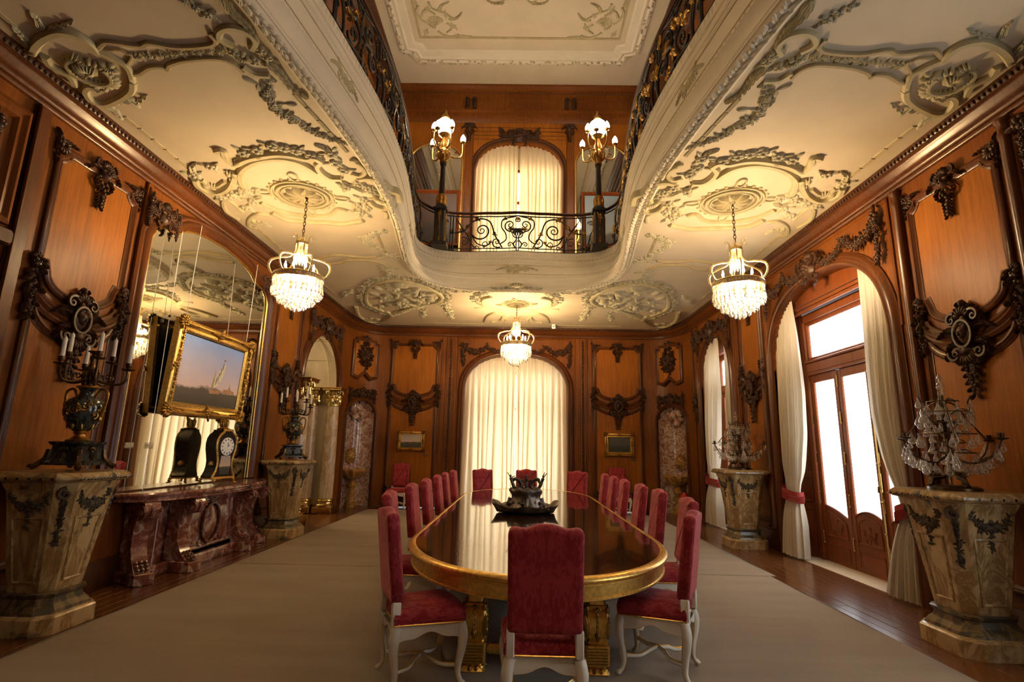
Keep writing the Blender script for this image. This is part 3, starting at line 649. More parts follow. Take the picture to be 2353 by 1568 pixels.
# carved strips beside the end window
def carve_strip():
    b = MB()
    for k in range(40):
        y = .75+k*.098; b.rose(0, y, .042, .045, 0, 0); b.leaf(0, y+.03, pi/2, .06, .05, .02); b.leaf(0, y-.03, -pi/2, .06, .05, .02)
    return b.mesh('carved_strip', 'carved_wood', 60)
STR = carve_strip()
for x in (-1.94, 1.80):
    b = MB(); b.box((0, 2.5, .008), (.15, 4.35, .016)); ob('strip_ground', b, 'frame_wood', WE, FE(x)); link('carved_strip', STR, WE, FE(x, 0, .012))
    for s in (-1, 1): b = MB(); b.box((s*.1, 2.5, .018), (.04, 4.4, .036), bev=.01); ob('strip_rail', b, 'frame_wood', WE, FE(x))
for x in (-2.18, -1.72, 1.58, 2.04): b = MB(); b.box((0, 2.5, .012), (.03, 4.4, .024), bev=.008); ob('strip_rail', b, 'frame_wood', WE, FE(x))
# arch mouldings
AP = [(-.19, 0), (-.19, .02), (-.17, .03), (-.155, .055), (-.12, .07), (-.095, .05), (-.075, .055), (-.05, .075), (-.02, .07), (-.004, .05), (0, .03), (0, -.03)]
def arch_frame(wall, F, bay, crest=None, cz=0., z0=.0):
    c, hw, sp, ri, e = bay; b = MB(); b.frame(arch_path(0, hw, sp, ri, z0, 44, e), AP, False); ob('arch_moulding', b, 'mould_wood', wall, F, 40)
    if crest is not None: link('carved_garland', crest, wall, F @ TR(0, sp+ri+cz, .06))
arch_frame(WE, FE(WIN[0]), WIN, CREST, .17); arch_frame(WR, FR(BAY['C'][0]), BAY['C'], CREST, .19); arch_frame(WR, FR(BAY['A'][0]), BAY['A'], CREST, .19)
arch_frame(WR, FR(BAY['EW'][0]), BAY['EW'], CREST_S, .2); arch_frame(WL, FL(BAY['E'][0]), BAY['E'], CREST_S, .28, 3.0)
# spandrel panels above the arches (rectangular rails)
for wall, F, hw in ((WE, FE(WIN[0]), 1.64), (WR, FR(BAY['C'][0]), 1.66), (WR, FR(BAY['A'][0]), 1.62)):
    b = MB(); b.frame([(hw, 3.1), (hw, 4.66), (-hw, 4.66), (-hw, 3.1)], [(-.03, 0), (-.03, .02), (-.012, .03), (0, .02), (.01, .0)], False); ob('moulding', b, 'frame_wood', wall, F)
# dado rail and base moulding
segs = [(WL, FL, [(YN, 10.98), (13.2, YK)]), (WR, lambda y: FR(0), None)]
def skirting(nm, pts):
    b = MB(); b.frame(pts, [(0, .30), (.02, .30), (.03, .27), (.03, .24), (.045, .22), (.05, .0)], False); return struct(nm, b, 'dark_wood', 60)
skirting('baseboard_left', [(XL, 10.95), (XL, YN)])
skirting('baseboard_right_far', [(XR, 9.36), (XR, 10.85)]); skirting('baseboard_right_near', [(XR, 4.4), (XR, 6.0)])
skirting('baseboard_end_right', [(XR-CA, YE), (1.56, YE)]); skirting('baseboard_end_left', [(-1.73, YE), (XL+CA, YE)])
# ---------------------------------------------------------------- corner niches with fountain basins
for side, nm in ((-1, 'left'), (1, 'right')):
    c = CORNERS[side]; F = c['F']; hw = c['hw']; wall = c['wall']; sp, ri = NICHE[2], NICHE[3]
    b = MB(); t = np.linspace(0, pi, 17); dz = hw*.75
    zs = list(np.linspace(.0, sp, 6)); G = [[(hw*math.cos(a), z, -dz*math.sin(a)) for a in t] for z in zs]
    for q in np.linspace(0, pi/2, 9)[1:]:
        k = math.cos(q); G.append([(hw*k*math.cos(a), sp+ri*math.sin(q), -dz*k*math.sin(a)) for a in t])
    b.surf(G); no = ob('niche', b, 'niche_marble', wall, F @ TR(0, 0, .01), 60)
    b = MB(); b.shell(0, sp+.03, hw*.9, pi/2, 2.9, 11, .07, -dz*.55); b.M = None
    for s in (-1, 1): b.vine(spiral(s*hw*.42, sp-.06, .1, .02, pi/2, -s*1.4, 20), .03, .012, 6, -dz*.75)
    ob('shell_relief', b, 'niche_marble', wall, F)
    b = MB(); b.frame(arch_path(0, hw, sp, ri, 0., 30), [(-.10, 0), (-.10, .03), (-.07, .06), (-.04, .045), (-.015, .06), (0, .03), (0, -.02)], False); ob('arch_moulding', b, 'mould_wood', wall, F @ TR(0, 0, .012), 40)
    # gathered fountain: basin on a bracket with a lion mask
    th = thing('wall_fountain', 'yellow marble shell basin with a lion mask in the %s' % ('niche beside the white columns' if side < 0 else 'niche beside the fire extinguisher'), 'fountain')
    th.matrix_world = F
    b = MB(); Q = []
    for k, (r, z) in enumerate([(.06, .70), (.12, .72), (.2, .76), (.28, .83), (.33, .91), (.345, .95), (.33, .97), (.28, .95), (.18, .90), (.02, .88)]):
        Q.append([(r*(1+.06*math.cos(11*a))*math.cos(a)*.95, z+.02*math.cos(5.5*a)*(k > 3), -.10+r*(1+.06*math.cos(11*a))*math.sin(a)*.95) for a in np.linspace(0, 2*pi, 44, endpoint=False)])
    b.surf(Q, cv=True); ob('basin', b, 'basin_marble', th)
    b = MB(); b.M = npm(Matrix(((1, 0, 0, 0), (0, 0, 1, 0), (0, -1, 0, -.12), (0, 0, 0, 1)))); b.lathe([(.13, .0), (.13, .12), (.09, .14), (.075, .2), (.065, .45), (.085, .5), (.12, .54), (.12, .6), (.07, .66), (.06, .72)], 12); ob('support', b, 'basin_marble', th)
    b = MB(); z0 = -dz+.02; b.blob(0, 1.32, z0, .12, .16, .14, 10, m=3); b.blob(0, 1.28, z0+.1, .05, .06, .07); b.blob(0, 1.33, z0+.13, .02, .05, .04)
    for s in (-1, 1): b.blob(s*.045, 1.36, z0+.11, .022, .016, .03); b.blob(s*.03, 1.265, z0+.13, .03, .025, .04)
    for k in range(16): a = k*2*pi/16; b.leaf(.1*math.cos(a), 1.32+.13*math.sin(a), a, .09, .06, .04, z0+.03)
    ob('lion_mask', b, 'basin_marble', th)
    # panel above the niche with a carved trophy
    Fs = c['Fs']; P = [(-.44, 3.42), (-.2, 3.35), (0, 3.52), (.2, 3.35), (.44, 3.42), (.44, 4.42), (.34, 4.42), (.34, 4.5), (-.34, 4.5), (-.34, 4.42), (-.44, 4.42)]
    b = MB(); b.frame(P, PROF); ob('moulding', b, 'mould_wood', wall, Fs @ TR(0, 0, .085)); b = MB(); b.prism(inset(P, .07), -.02, .012); ob('panel', b, 'panel_wood', wall, Fs @ TR(0, 0, .085))
    link('carved_trophy', TRO, wall, Fs @ TR(0, 3.98, .10)); link('carved_garland', carve_crest(.50, 0, .62), wall, Fs @ TR(0, 2.98, .10) @ Matrix.Scale(.78, 4))
# ---------------------------------------------------------------- left: columned archway to the next room
F = FL(BAY['E'][0]); c, hw, sp, ri, e = BAY['E']
b = MB(); P = arch_path(0, hw-.01, sp, ri, sp, 30, e)[1:-1]; b.surf([[(x, z, d) for d in (-.03, -.06, -.25, -.27, -.5, -.52, -1.0, -1.15)] for x, z in P]); ob('arch_vault', b, 'stone_cream', WL, F)
b = MB(); ss = P[::6]
for k in range(1, len(ss)-1): b.tube([(ss[k][0]*.998, ss[k][1]*.999, -.06), (ss[k][0]*.998, ss[k][1]*.999, -1.1)], .006, 4)
for d in (-.22, -1.0): b.tube([(x*.992, sp+(z-sp)*.992, d) for x, z in P], .018, 6)
ob('vault_joint', b, 'relief', WL, F)
for s in (-1, 1):
    b = MB(); b.box((s*(hw+.14), 1.5, -.6), (.28, 3.0, 1.1)); ob('jamb', b, 'stone_cream', WL, F)
def column(x, y, label):
    th = thing('marble_column', label, 'column', (x, y, 0)); r = .165
    b = MB(); b.box((0, 0, .07), (.46, .46, .14), bev=.01); ob('plinth', b, 'gold_dark', th)
    b = MB(); b.lathe([(.23, .14), (.235, .17), (.235, .19), (.22, .21), (.19, .22), (.185, .25), (.205, .265), (.21, .285), (.2, .305), (.175, .315), (.175, .33)], 24); ob('base', b, 'brass', th)
    b = MB(); zz = np.linspace(.33, 2.52, 14); b.lathe([(r*(1+.0*k)-.028*((k-.33)/2.2)**1.6, k) for k in zz], 24); ob('shaft', b, 'column_marble', th)
    cp = MB(); cp.lathe([(.145, 2.52), (.155, 2.53), (.155, 2.55), (.145, 2.56), (.15, 2.62), (.175, 2.78), (.2, 2.88)], 24); cp.box((0, 0, 2.925), (.46, .46, .05), bev=.01); cp.box((0, 0, 2.965), (.5, .5, .03), bev=.01)
    for row, (z, k0, L) in enumerate(((2.57, 0, .17), (2.64, .5, .18))):
        for k in range(8):
            a = (k+k0)*2*pi/8; cp.M = npm(frm((.15*math.cos(a), .15*math.sin(a), z), (math.cos(a), math.sin(a), .25))); cp.leaf(0, 0, pi/2, L, .10, .035, 0); cp.blob(0, L*.9, .02, .04, .025, .04)
    for k in range(4):
        a = pi/4+k*pi/2; cp.M = npm(frm((.19*math.cos(a), .19*math.sin(a), 2.85), (-math.sin(a), math.cos(a), 0))); P2 = spiral(.0, 0, .065, .012, 0, 1.4, 16)
        cp.tube(np.c_[P2, np.zeros(16)], np.linspace(.03, .012, 16), 6)
    cp.M = None; ob('capital', cp, 'brass', th); return th
column(-4.60, 13.10, 'white marble column with brass capital beside the basin niche, nearest the dining room')
column(-5.12, 13.10, 'white marble column with brass capital deeper in the archway, next to the basin side column')
column(-4.60, 11.20, 'white marble column with brass capital behind the far candelabrum, nearest the dining room')
column(-5.12, 11.20, 'white marble column with brass capital deeper in the archway, behind the far candelabrum')
b = MB(); b.box((-7.6, 12.1, 2.3), (.1, 7, 4.9)); b.box((-6.6, 15.2, 2.3), (2.1, .1, 4.9)); b.box((-6.6, 9.0, 2.3), (2.1, .1, 4.9)); struct('wall_side_room', b, 'wall_green')
b = MB(); b.box((-6.6, 12.1, 4.75), (2.2, 6.6, .1)); struct('ceiling_side_room', b, 'plaster')
# ---------------------------------------------------------------- left: overdoor bay by the camera
b = MB(); b.box((0, 2.47, .03), (.14, 4.45, .06), bev=.012); b.box((-.05, 2.47, .05), (.04, 4.4, .05), bev=.012); ob('pilaster', b, 'mould_wood', WL, FL(4.43))
b = MB(); b.frame([(-1.6, 3.45), (1.6, 3.45), (1.6, 4.55), (-1.6, 4.55)], [(0, 0), (0, .05), (.04, .07), (.07, .04), (.11, .05), (.14, .01)]); ob('moulding', b, 'frame_wood', WL, FL(2.72))
b = MB(); b.box((0, 4.0, .006), (2.94, .84, .012)); ob('panel', b, 'frame_wood', WL, FL(2.72)); link('carved_garland', carve_crest(1.32, 0, .62), WL, FL(2.72) @ TR(0, 4.2, .03))
b = MB(); b.box((0, 3.3, .09), (3.1, .14, .18), bev=.02); b.box((0, 3.2, .06), (3.0, .08, .12), bev=.02); ob('overdoor_shelf', b, 'dark_wood', WL, FL(2.72))
b = MB(); b.box((0, 1.55, .01), (2.3, 3.1, .02)); dr = struct('door_2', b, 'dark_wood'); dr.matrix_world = FL(2.72)
for s in (-1, 1):
    for z0, z1 in ((.3, 1.2), (1.4, 2.9)): b = MB(); b.frame([(-.42, z0), (.42, z0), (.42, z1), (-.42, z1)], PROF); ob('moulding', b, 'dark_wood', dr, TR(s*.56, 0, .02))
# ---------------------------------------------------------------- french door in the right wall
def door_set(name, yc):
    D = tag(link(name, None), kind='structure'); D.matrix_world = FR(yc, 0, -.39)
    # lintel board behind the arch, soffit, splayed shutters, threshold
    b = MB(); b.box((0, 4.22, .215), (2.94, .46, .03)); b.box((0, 3.955, .10), (2.5, .05, .24)); b.box((0, 3.9, .19), (2.9, .06, .05), bev=.015); ob('lintel', b, 'door_wood', D)
    for s in (-1, 1):
        b = MB(); b.add([(s*1.47, 0, .24), (s*1.17, 0, .0), (s*1.17, 4., 0), (s*1.47, 4., .24)], [[0, 1, 2, 3]]); sh = ob('shutter', b, 'door_wood', D)
        Fs = Matrix.Translation((s*1.32, 0, .125)) @ Matrix.Rotation(-s*(math.atan2(.24, .30)), 4, 'Y')
        for z0, z1 in ((.12, .75), (.85, 1.25), (1.35, 2.9), (3.0, 3.8)): c = MB(); c.frame([(-.13, z0), (.13, z0), (.13, z1), (-.13, z1)], [(0, 0), (0, .012), (.02, .016), (.035, .003)]); ob('moulding', c, 'door_wood', sh, Fs)
    b = MB(); b.box((0, -.004, .20), (2.92, .02, .42), bev=.004); ob('threshold', b, 'stone_cream', D)
    # frame
    x0, x1 = -1.04, 1.19
    b = MB(); b.box((x0-.05, 1.95, .02), (.12, 3.9, .10), bev=.015); ob('frame_post', b, 'door_wood', D); b = MB(); b.box((x1+.03, 1.95, .02), (.12, 3.9, .10), bev=.015); ob('frame_post', b, 'door_wood', D)
    b = MB(); b.box((.075, 3.83, .02), (2.3, .14, .10), bev=.015); ob('frame_head', b, 'door_wood', D)
    b = MB(); b.box((.075, 2.99, .03), (2.24, .16, .11), bev=.02); b.box((.075, 3.085, .06), (2.24, .04, .10), bev=.012); b.box((.075, 2.90, .04), (2.24, .05, .08), bev=.012); ob('transom_bar', b, 'door_wood', D)
    b = MB(); b.frame([(x0, 3.1), (x1, 3.1), (x1, 3.77), (x0, 3.77)], [(0, -.03), (0, .03), (.05, .04), (.07, .02), (.07, -.03)]); ob('transom_sash', b, 'door_wood', D)
    b = MB(); b.box(((x0+x1)/2, 3.43, -.01), (x1-x0-.1, .6, .01)); ob('pane', b, 'door_glass', D)
    w = (x1-x0)/3
    for k in range(3):
        xc = x0+w*(k+.5); hw = w/2-.004; L = ob('door_leaf', MB().box((0, .17, .0), (2*hw, .34, .05), bev=.006), 'door_wood', D, TR(xc, 0, 0))
        for s in (-1, 1): b = MB(); b.box((s*(hw-.045), 1.44, 0), (.09, 2.86, .055), bev=.008); ob('stile', b, 'door_wood', L)
        b = MB(); b.box((0, 2.81, 0), (2*hw-.1, .13, .05), bev=.008); ob('rail', b, 'door_wood', L)
        X = np.linspace(-hw+.08, hw-.08, 15); top = [.86-.20*((x+hw)/(2*hw)) + .02*math.cos(x*6) if k == 0 else .70+.13*math.cos(x/(hw)*1.5) for x in X]
        b = MB(); b.prism([(X[0], .3)]+[(X[-1], .3)]+[(x, z) for x, z in zip(X[::-1], top[::-1])], -.02, .018); ob('lower_panel', b, 'door_wood', L)
        b = MB(); b.tube([(x, z, .02) for x, z in zip(X, top)], .016, 6); ob('rail_moulding', b, 'door_wood', L)
        P = [(X[0]+.03, .38), (X[-1]-.03, .38)]+[(x*.82, z-.07) for x, z in zip(X[::-1], top[::-1])]
        b = MB(); b.frame(P, [(0, .016), (0, .03), (.014, .034), (.03, .02)]); ob('panel_moulding', b, 'door_wood', L)
        b = MB(); b.rose(0, .5, .05, .02, .02); b.shell(0, .6, .05, pi/2, 2.4, 6, .015, .018)
        for s in (-1, 1): b.acanthus(spline([(s*.03, .48), (s*.1, .5), (s*.13, .58)], 3), .045, .014, .018, 4); b.vine(spiral(s*.1, .45, .04, .008, 0, s*1.2, 12), .009, .004, 5, .02)
        ob('carving', b, 'door_wood', L, None, 60)
        b = MB(); b.frame([(X[0]+.02, .06), (X[-1]-.02, .06), (X[-1]-.02, .28), (X[0]+.02, .28)], [(0, .024), (0, .034), (.012, .034), (.02, .026)]); ob('panel_moulding', b, 'door_wood', L)
        zb = min(top); b = MB(); b.prism([(X[0], top[0]+.01), ]+[(x, z) for x, z in zip(X[1:], top[1:])]+[(X[-1], 2.75), (X[0], 2.75)], -.012, -.004); ob('pane', b, 'door_glass', L)
        for s in ((-1,) if k < 2 else (-1, 1)):
            b = MB(); zz = (.35, .95, 1.55, 2.15, 2.7)
            for z in zz: b.tube([(s*hw, z-.07, .035), (s*hw, z+.07, .035)], .012, 6); b.ball((s*hw, z+.08, .035), .014, 6, 4); b.ball((s*hw, z-.08, .035), .014, 6, 4)
            ob('hinge', b, 'brass', L)
        if k == 2:
            b = MB(); b.tube([(-hw, .08, .05), (-hw, 2.85, .05)], .012, 6); b.tube([(-hw-.05, 1.12, .06), (-hw-.02, 1.2, .075), (-hw, 1.2, .06)], .011, 6); b.box((-hw, 1.25, .045), (.035, .26, .03), bev=.008)
            for z in (.15, .6, 1.0, 1.5, 2.3, 2.75): b.ball((-hw, z, .055), .022, 6, 4)
            ob('espagnolette', b, 'brass', L)
    return D
door_set('door_1', BAY['C'][0]); door_set('door_3', BAY['A'][0])
# narrow arched window
D = tag(link('window_2', None), kind='structure'); D.matrix_world = FR(BAY['EW'][0], 0, -.39)
b = MB(); b.box((0, 4.1, .215), (1.86, .5, .03)); b.box((0, 3.86, .10), (1.6, .05, .24)); ob('lintel', b, 'door_wood', D)
b = MB(); b.box((0, -.004, .20), (1.84, .02, .42), bev=.004); ob('threshold', b, 'stone_cream', D)
for s in (-1, 1):
    b = MB(); b.add([(s*.92, 0, .24), (s*.66, 0, .0), (s*.66, 3.9, 0), (s*.92, 3.9, .24)], [[0, 1, 2, 3]]); sh = ob('shutter', b, 'door_wood', D)
    Fs = Matrix.Translation((s*.79, 0, .125)) @ Matrix.Rotation(-s*(math.atan2(.24, .26)), 4, 'Y')
    for z0, z1 in ((.12, .75), (.85, 1.25), (1.35, 2.9), (3.0, 3.7)): c = MB(); c.frame([(-.11, z0), (.11, z0), (.11, z1), (-.11, z1)], [(0, 0), (0, .012), (.02, .016), (.035, .003)]); ob('moulding', c, 'door_wood', sh, Fs)
    b = MB(); b.box((s*.62, 1.9, .01), (.1, 3.8, .08), bev=.015); ob('frame_post', b, 'door_wood', D)
    b = MB(); b.frame([(s*.29-.28, .02), (s*.29+.28, .02), (s*.29+.28, 2.95), (s*.29-.28, 2.95)], [(0, -.02), (0, .03), (.06, .035), (.08, .02), (.08, -.02)]); sa = ob('sash', b, 'door_wood', D)
    b = MB(); b.box((s*.29, .42, 0), (.42, .7, .03)); ob('lower_panel', b, 'door_wood', sa); b = MB(); b.box((s*.29, 1.8, -.01), (.42, 2.1, .01)); ob('pane', b, 'door_glass', sa)
b = MB(); b.box((0, 3.05, .02), (1.3, .18, .1), bev=.02); b.box((0, 3.78, .02), (1.3, .12, .1), bev=.02); ob('transom_bar', b, 'door_wood', D)
b = MB(); b.box((0, 3.42, -.01), (1.2, .58, .01)); ob('pane', b, 'door_glass', D)
# end window and upper window behind their closed curtains
def glazed(name, F, hw, z0, z1, d, gm='curtain_glass'):
    D = tag(link(name, None), kind='structure'); D.matrix_world = F @ TR(0, 0, -d); n = 5
    for k in range(n):
        b = MB(); xc = -hw+2*hw*(k+.5)/n; b.box((xc, (z0+z1)/2, -.02), (2*hw/n-.02, z1-z0, .01)); ob('pane', b, gm, D)
    for k in range(n+1): b = MB(); b.box((-hw+2*hw*k/n, (z0+z1)/2, .0), (.07, z1-z0, .06)); ob('mullion', b, 'door_wood', D)
    for z in (z0, z0+(z1-z0)*.72, z1): b = MB(); b.box((0, z, .004), (2*hw, .08, .07)); ob('rail', b, 'door_wood', D)
    b = MB(); b.box((0, (z1+5)/2 if z1 < 5 else z1+.5, -.05), (2*hw+1.0, (5-z1) if z1 < 5 else 1.1, .02)); b.box((hw+.28, (z0+z1)/2, -.05), (.5, z1-z0+.4, .02)); b.box((-hw-.28, (z0+z1)/2, -.05), (.5, z1-z0+.4, .02)); ob('surround', b, 'stone_cream', D)
glazed('window_1', FE(WIN[0]), 1.25, .05, 3.75, .62)
glazed('window_3', frm((UW[0], YU, 0), (0, -1, 0)), 1.1, ZF+.1, 9.3, .5, 'upper_glass')
# ---------------------------------------------------------------- curtains
def cloth_mesh(pt, ns, nt): b = MB(); b.surf([[pt(i/(ns-1), j/(nt-1)) for j in range(nt)] for i in range(ns)]); return b
def full_curtain(F, bay, z0, side, nf, seed, depth):
    """one half of a closed curtain hanging inside an arch"""
    c, hw, sp, ri, e = bay; r = random.Random(seed); ph = [r.random()*6 for _ in range(6)]; gap = .005 if z0 < 1 else .03; s0, s1 = (-hw+.02, -gap) if side < 0 else (gap, hw-.02)
    def pt(s, t):
        g = s+.06*math.sin(2*pi*s*2+ph[0])*t; x = s0+(s1-s0)*s; zt = archz(x, 0, hw, sp, ri, e)-.01; z = zt*(1-t)+z0*t
        k = .075*min(1, .35+t*2.2); w = math.sin(2*pi*nf*g+ph[1])+.5*math.sin(2*pi*nf*1.7*g+ph[2])*min(1, .3+t)+.35*math.sin(2*pi*nf*.45*g+ph[3])
        return (x+.03*math.cos(2*pi*nf*g+ph[1])*min(1, .2+t)*min(1, 12*((1-s) if side < 0 else s)), z, -depth-.02*side+k*w)
    return cloth_mesh(pt, 190, 26)
th = None
for side, lab in ((-1, 'cream pleated curtain half beside the pale hill painting, lit from behind'), (1, 'cream pleated curtain half beside the dark landscape painting, lit from behind')):
    tag(ob('curtain', full_curtain(None, WIN, .03, side, 8.5, 5+side, .2), 'curtain_sheer', None, FE(WIN[0]), 180), lab, 'curtain')
for side, lab in ((-1, 'upper floor cream curtain half, archway side nearest the nude painting'), (1, 'upper floor cream curtain half, archway side nearest the cloudy painting')):
    tag(ob('curtain', full_curtain(None, UW, ZF+.05, side, 9.5, 15+side, .16), 'curtain_sheer', None, frm((UW[0], YU, 0), (0, -1, 0)), 180), lab, 'curtain')
def tied_curtain(inner, outer, arc_fn, label, nf, seed, x0=XR+.11, tie=1.02, mat='curtain_lined'):
    th = thing('tied_curtain', label, 'curtain'); r = random.Random(seed); p1, p2, p3 = [r.random()*6 for _ in range(3)]
    iz, iy = zip(*inner); oz, oy = zip(*outer)
    def edge(z): return np.interp(z, oz, oy), np.interp(z, iz, iy)
    def pt(s, t):
        a, b = edge(4.0*(1-t)); y = a+(b-a)*s; zt = arc_fn(y)-.02; z = zt*(1-t)+.03*t; a, b = edge(z); y = a+(b-a)*s
        tk = math.exp(-((z-tie)/.28)**2); amp = (.032+.02*(1-tk)*min(1, t*1.5)+.018*(z < .9))*min(1, .25+2.5*t)
        q = math.sin(2*pi*nf*s+p1)+.5*math.sin(2*pi*nf*1.63*s+p2)
        bulge = .05*math.sin(pi*s)*(1-tk*.2)*min(1, 2.5*t)
        return (x0-.06-bulge*.8-amp*q*(.55+.45*(1-tk))-.07*max(0, 1-z/.9), y+.006*q, z)
    ob('drape', cloth_mesh(pt, 110, 44), mat, th, None, 180)
    a, b = edge(tie); cy, ry = (a+b)/2, abs(b-a)/2+.03; bnd = MB(); G = []
    for k in np.linspace(0, 2*pi, 36, endpoint=False):
        dz = .05*math.cos(k)*(1 if b > a else -1)*-1
        G.append([(x0-.07-.13*math.sin(k)-.012, cy+ry*math.cos(k), tie+.035+dz), (x0-.07-.135*math.sin(k)-.012, cy+ry*1.02*math.cos(k), tie-.035+dz)])
    bnd.surf(G, cu=True); ob('tieback', bnd, 'red_fringe', th, None, 180)
    fr = MB()
    for k in np.linspace(0, 2*pi, 90, endpoint=False):
        dz = .05*math.cos(k)*(1 if b > a else -1)*-1; p = np.array([x0-.082-.137*math.sin(k), cy+ry*1.03*math.cos(k), tie-.03+dz]); fr.tube([p, p+[.0, .0, -.05], p+[-.004, 0, -.11]], [.005, .006, .004], 4)
    tag(ob('fringe', fr, 'red_fringe', th), kind='stuff'); return th
def bay_arc(b): c, hw, sp, ri, e = b; return lambda y: archz(min(max(y, c-hw+.004), c+hw-.004), c, hw, sp, ri, e)
C_, A_, EW_ = BAY['C'], BAY['A'], BAY['EW']
far_in = [(0, 8.56), (.5, 8.62), (.95, 8.74), (1.1, 8.72), (1.3, 8.6), (1.9, 8.43), (2.56, 8.37), (3.5, 8.41), (4.3, 8.5)]; far_out = [(0, 9.15), (.9, 9.12), (1.1, 9.12), (2.2, 9.14), (4.3, 9.14)]
near_in = [(0, 6.68), (.5, 6.56), (.98, 6.44), (1.25, 6.50), (1.6, 6.62), (2.1, 6.73), (3.2, 6.73), (4.3, 6.76)]; near_out = [(0, 6.17), (.9, 6.21), (1.1, 6.21), (2.2, 6.21), (4.3, 6.21)]
tied_curtain(far_in, far_out, bay_arc(C_), 'cream curtain tied with red fringe on the glazed door, beside the small crystal girandole', 10, 3)
tied_curtain(near_in, near_out, bay_arc(C_), 'cream curtain tied with red fringe on the glazed door, half behind a marble pedestal', 10, 4)
tied_curtain([(z, y-4.96) for z, y in far_in], [(z, y-4.96) for z, y in far_out], bay_arc(A_), 'cream curtain tied with red fringe at the window past the big girandole', 8, 8)
tied_curtain([(0, 11.95), (.95, 12.22), (1.1, 12.2), (2, 12.0), (3, 11.86), (4.3, 11.8)], [(0, 12.84), (.95, 12.76), (1.1, 12.76), (2.2, 12.82), (4.3, 12.82)], bay_arc(EW_), 'cream curtain tied with red fringe in the narrow arched window, on the fire extinguisher side', 8, 5)
tied_curtain([(0, 11.5), (.95, 11.35), (1.1, 11.36), (2, 11.42), (3, 11.45), (4.3, 11.5)], [(0, 11.0), (.95, 11.05), (1.1, 11.05), (2.2, 11.01), (4.3, 11.01)], bay_arc(EW_), 'cream curtain in the narrow arched window, hanging behind the far marble pedestal', 6, 6)
# ---------------------------------------------------------------- mirror on the left wall
hm = [(0, 4.53), (.4, 4.50), (.7, 4.46), (.9, 4.40), (1.05, 4.30), (1.2, 4.27), (1.36, 4.26), (1.46, 4.18), (1.53, 4.05)]
mp = [(1.53, 1.02)]+hm[::-1]+[(-x, z) for x, z in hm[1:]]+[(-1.53, 1.02)]
MR = thing('wall_mirror', 'tall arched mirror in a moulded wooden frame above the red marble console', 'mirror'); MR.matrix_world = FL(7.60, 0, .016)
b = MB(); b.prism(mp, .004, .012); ob('glass', b, 'mirror', MR, Matrix.Rotation(math.radians(.42), 4, 'Y'))
b = MB(); b.frame(mp, [(-.015, .0), (-.015, .022), (.0, .028), (.012, .012)], False); ob('gilt_slip', b, 'gold', MR)
b = MB(); b.frame(mp, [(-.21, 0), (-.21, .03), (-.18, .05), (-.15, .045), (-.13, .07), (-.08, .085), (-.05, .06), (-.03, .045), (-.015, .02)], False); ob('frame', b, 'mould_wood', MR, None, 40)
_cc = carve_crest(.35, 0, .3); link('carved_corner', _cc, MR, TR(-1.42, 4.42, .06) @ Matrix.Scale(.72, 4)); link('carved_corner', _cc, MR, TR(1.45, 4.4, .06) @ Matrix.Scale(.6, 4) @ FLIP)
# ---------------------------------------------------------------- plaster reliefs on the lower ceiling
FC = frm((0, 0, ZC), (0, 0, -1), (0, 1, 0)); MIRC = Matrix.Translation((XC, 0, 0)) @ Matrix.Scale(-1, 4, (1, 0, 0)) @ Matrix.Translation((-XC, 0, 0))
def tr(pts, ox, oy, s): return np.array([(-p[0], p[1]) for p in (onz(ox+a/s, oy+b/s, ZC) for a, b in pts)])      # picture point -> ceiling local
LN = lambda P: tr(P, 0, 0, 2.904); RW = lambda P: tr(P, 1420, 320, 4.3556); EN = lambda P: tr(P, 780, 620, 2.8695)
def cpair(name, mb, mat='relief', pair=True):
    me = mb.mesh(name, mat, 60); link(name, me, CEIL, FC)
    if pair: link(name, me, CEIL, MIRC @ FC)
def band(mb, P, w, h=.03, per=6): mb.vine(spline(P, per), w, w, 6, h*.2)
# shell cartouche by the wall and its link to the opening
b = MB(); band(b, LN([(215, 345), (240, 290), (300, 240), (400, 205), (520, 228), (600, 280), (645, 335)]), .045); band(b, LN([(300, 370), (330, 420), (400, 460), (470, 500), (500, 560)]), .04)
band(b, LN([(885, 540), (875, 600), (800, 655), (700, 690), (610, 660), (570, 600), (600, 570), (640, 590)]), .04); band(b, LN([(650, 330), (760, 380), (840, 430), (870, 480), (885, 540)]), .035)
p = LN([(600, 470)])[0]; b.shell(p[0], p[1], .26, 2.0, 4.4, 17, .05, 0, .5); b.shell(p[0], p[1], .15, -1.1, 3.2, 13, .06, .02, .1); t_ = np.linspace(-1.2, 3.4, 26); b.tube(np.stack([p[0]+.165*np.cos(t_), p[1]+.165*np.sin(t_), np.full(26, .03)], 1), .022, 6)
p = LN([(470, 390)])[0]; b.shell(p[0], p[1], .15, 2.4, 3.2, 11, .06); p = LN([(740, 430)])[0]; b.shell(p[0], p[1], .12, .6, 2.6, 9, .05)
p = LN([(700, 590)])[0]; b.shell(p[0], p[1], .12, -1.2, 2.8, 9, .05); cpair('shell_relief', b)
b = MB()
for P in ([(280, 190), (250, 120), (220, 90)], [(330, 190), (400, 170), (490, 130)], [(800, 660), (900, 690), (985, 630)], [(850, 640), (920, 700)]):
    b.acanthus(LN(P), .07, .025, 0, 4)
b.acanthus(LN([(230, 330), (190, 270), (100, 180)]), .08, .03, 0, 5); b.acanthus(LN([(700, 690), (770, 730), (810, 780)]), .08, .03, 0, 5); b.garland(LN([(780, 680), (860, 640)]), .06, .03); cpair('spray_relief', b, 'relief_grey')
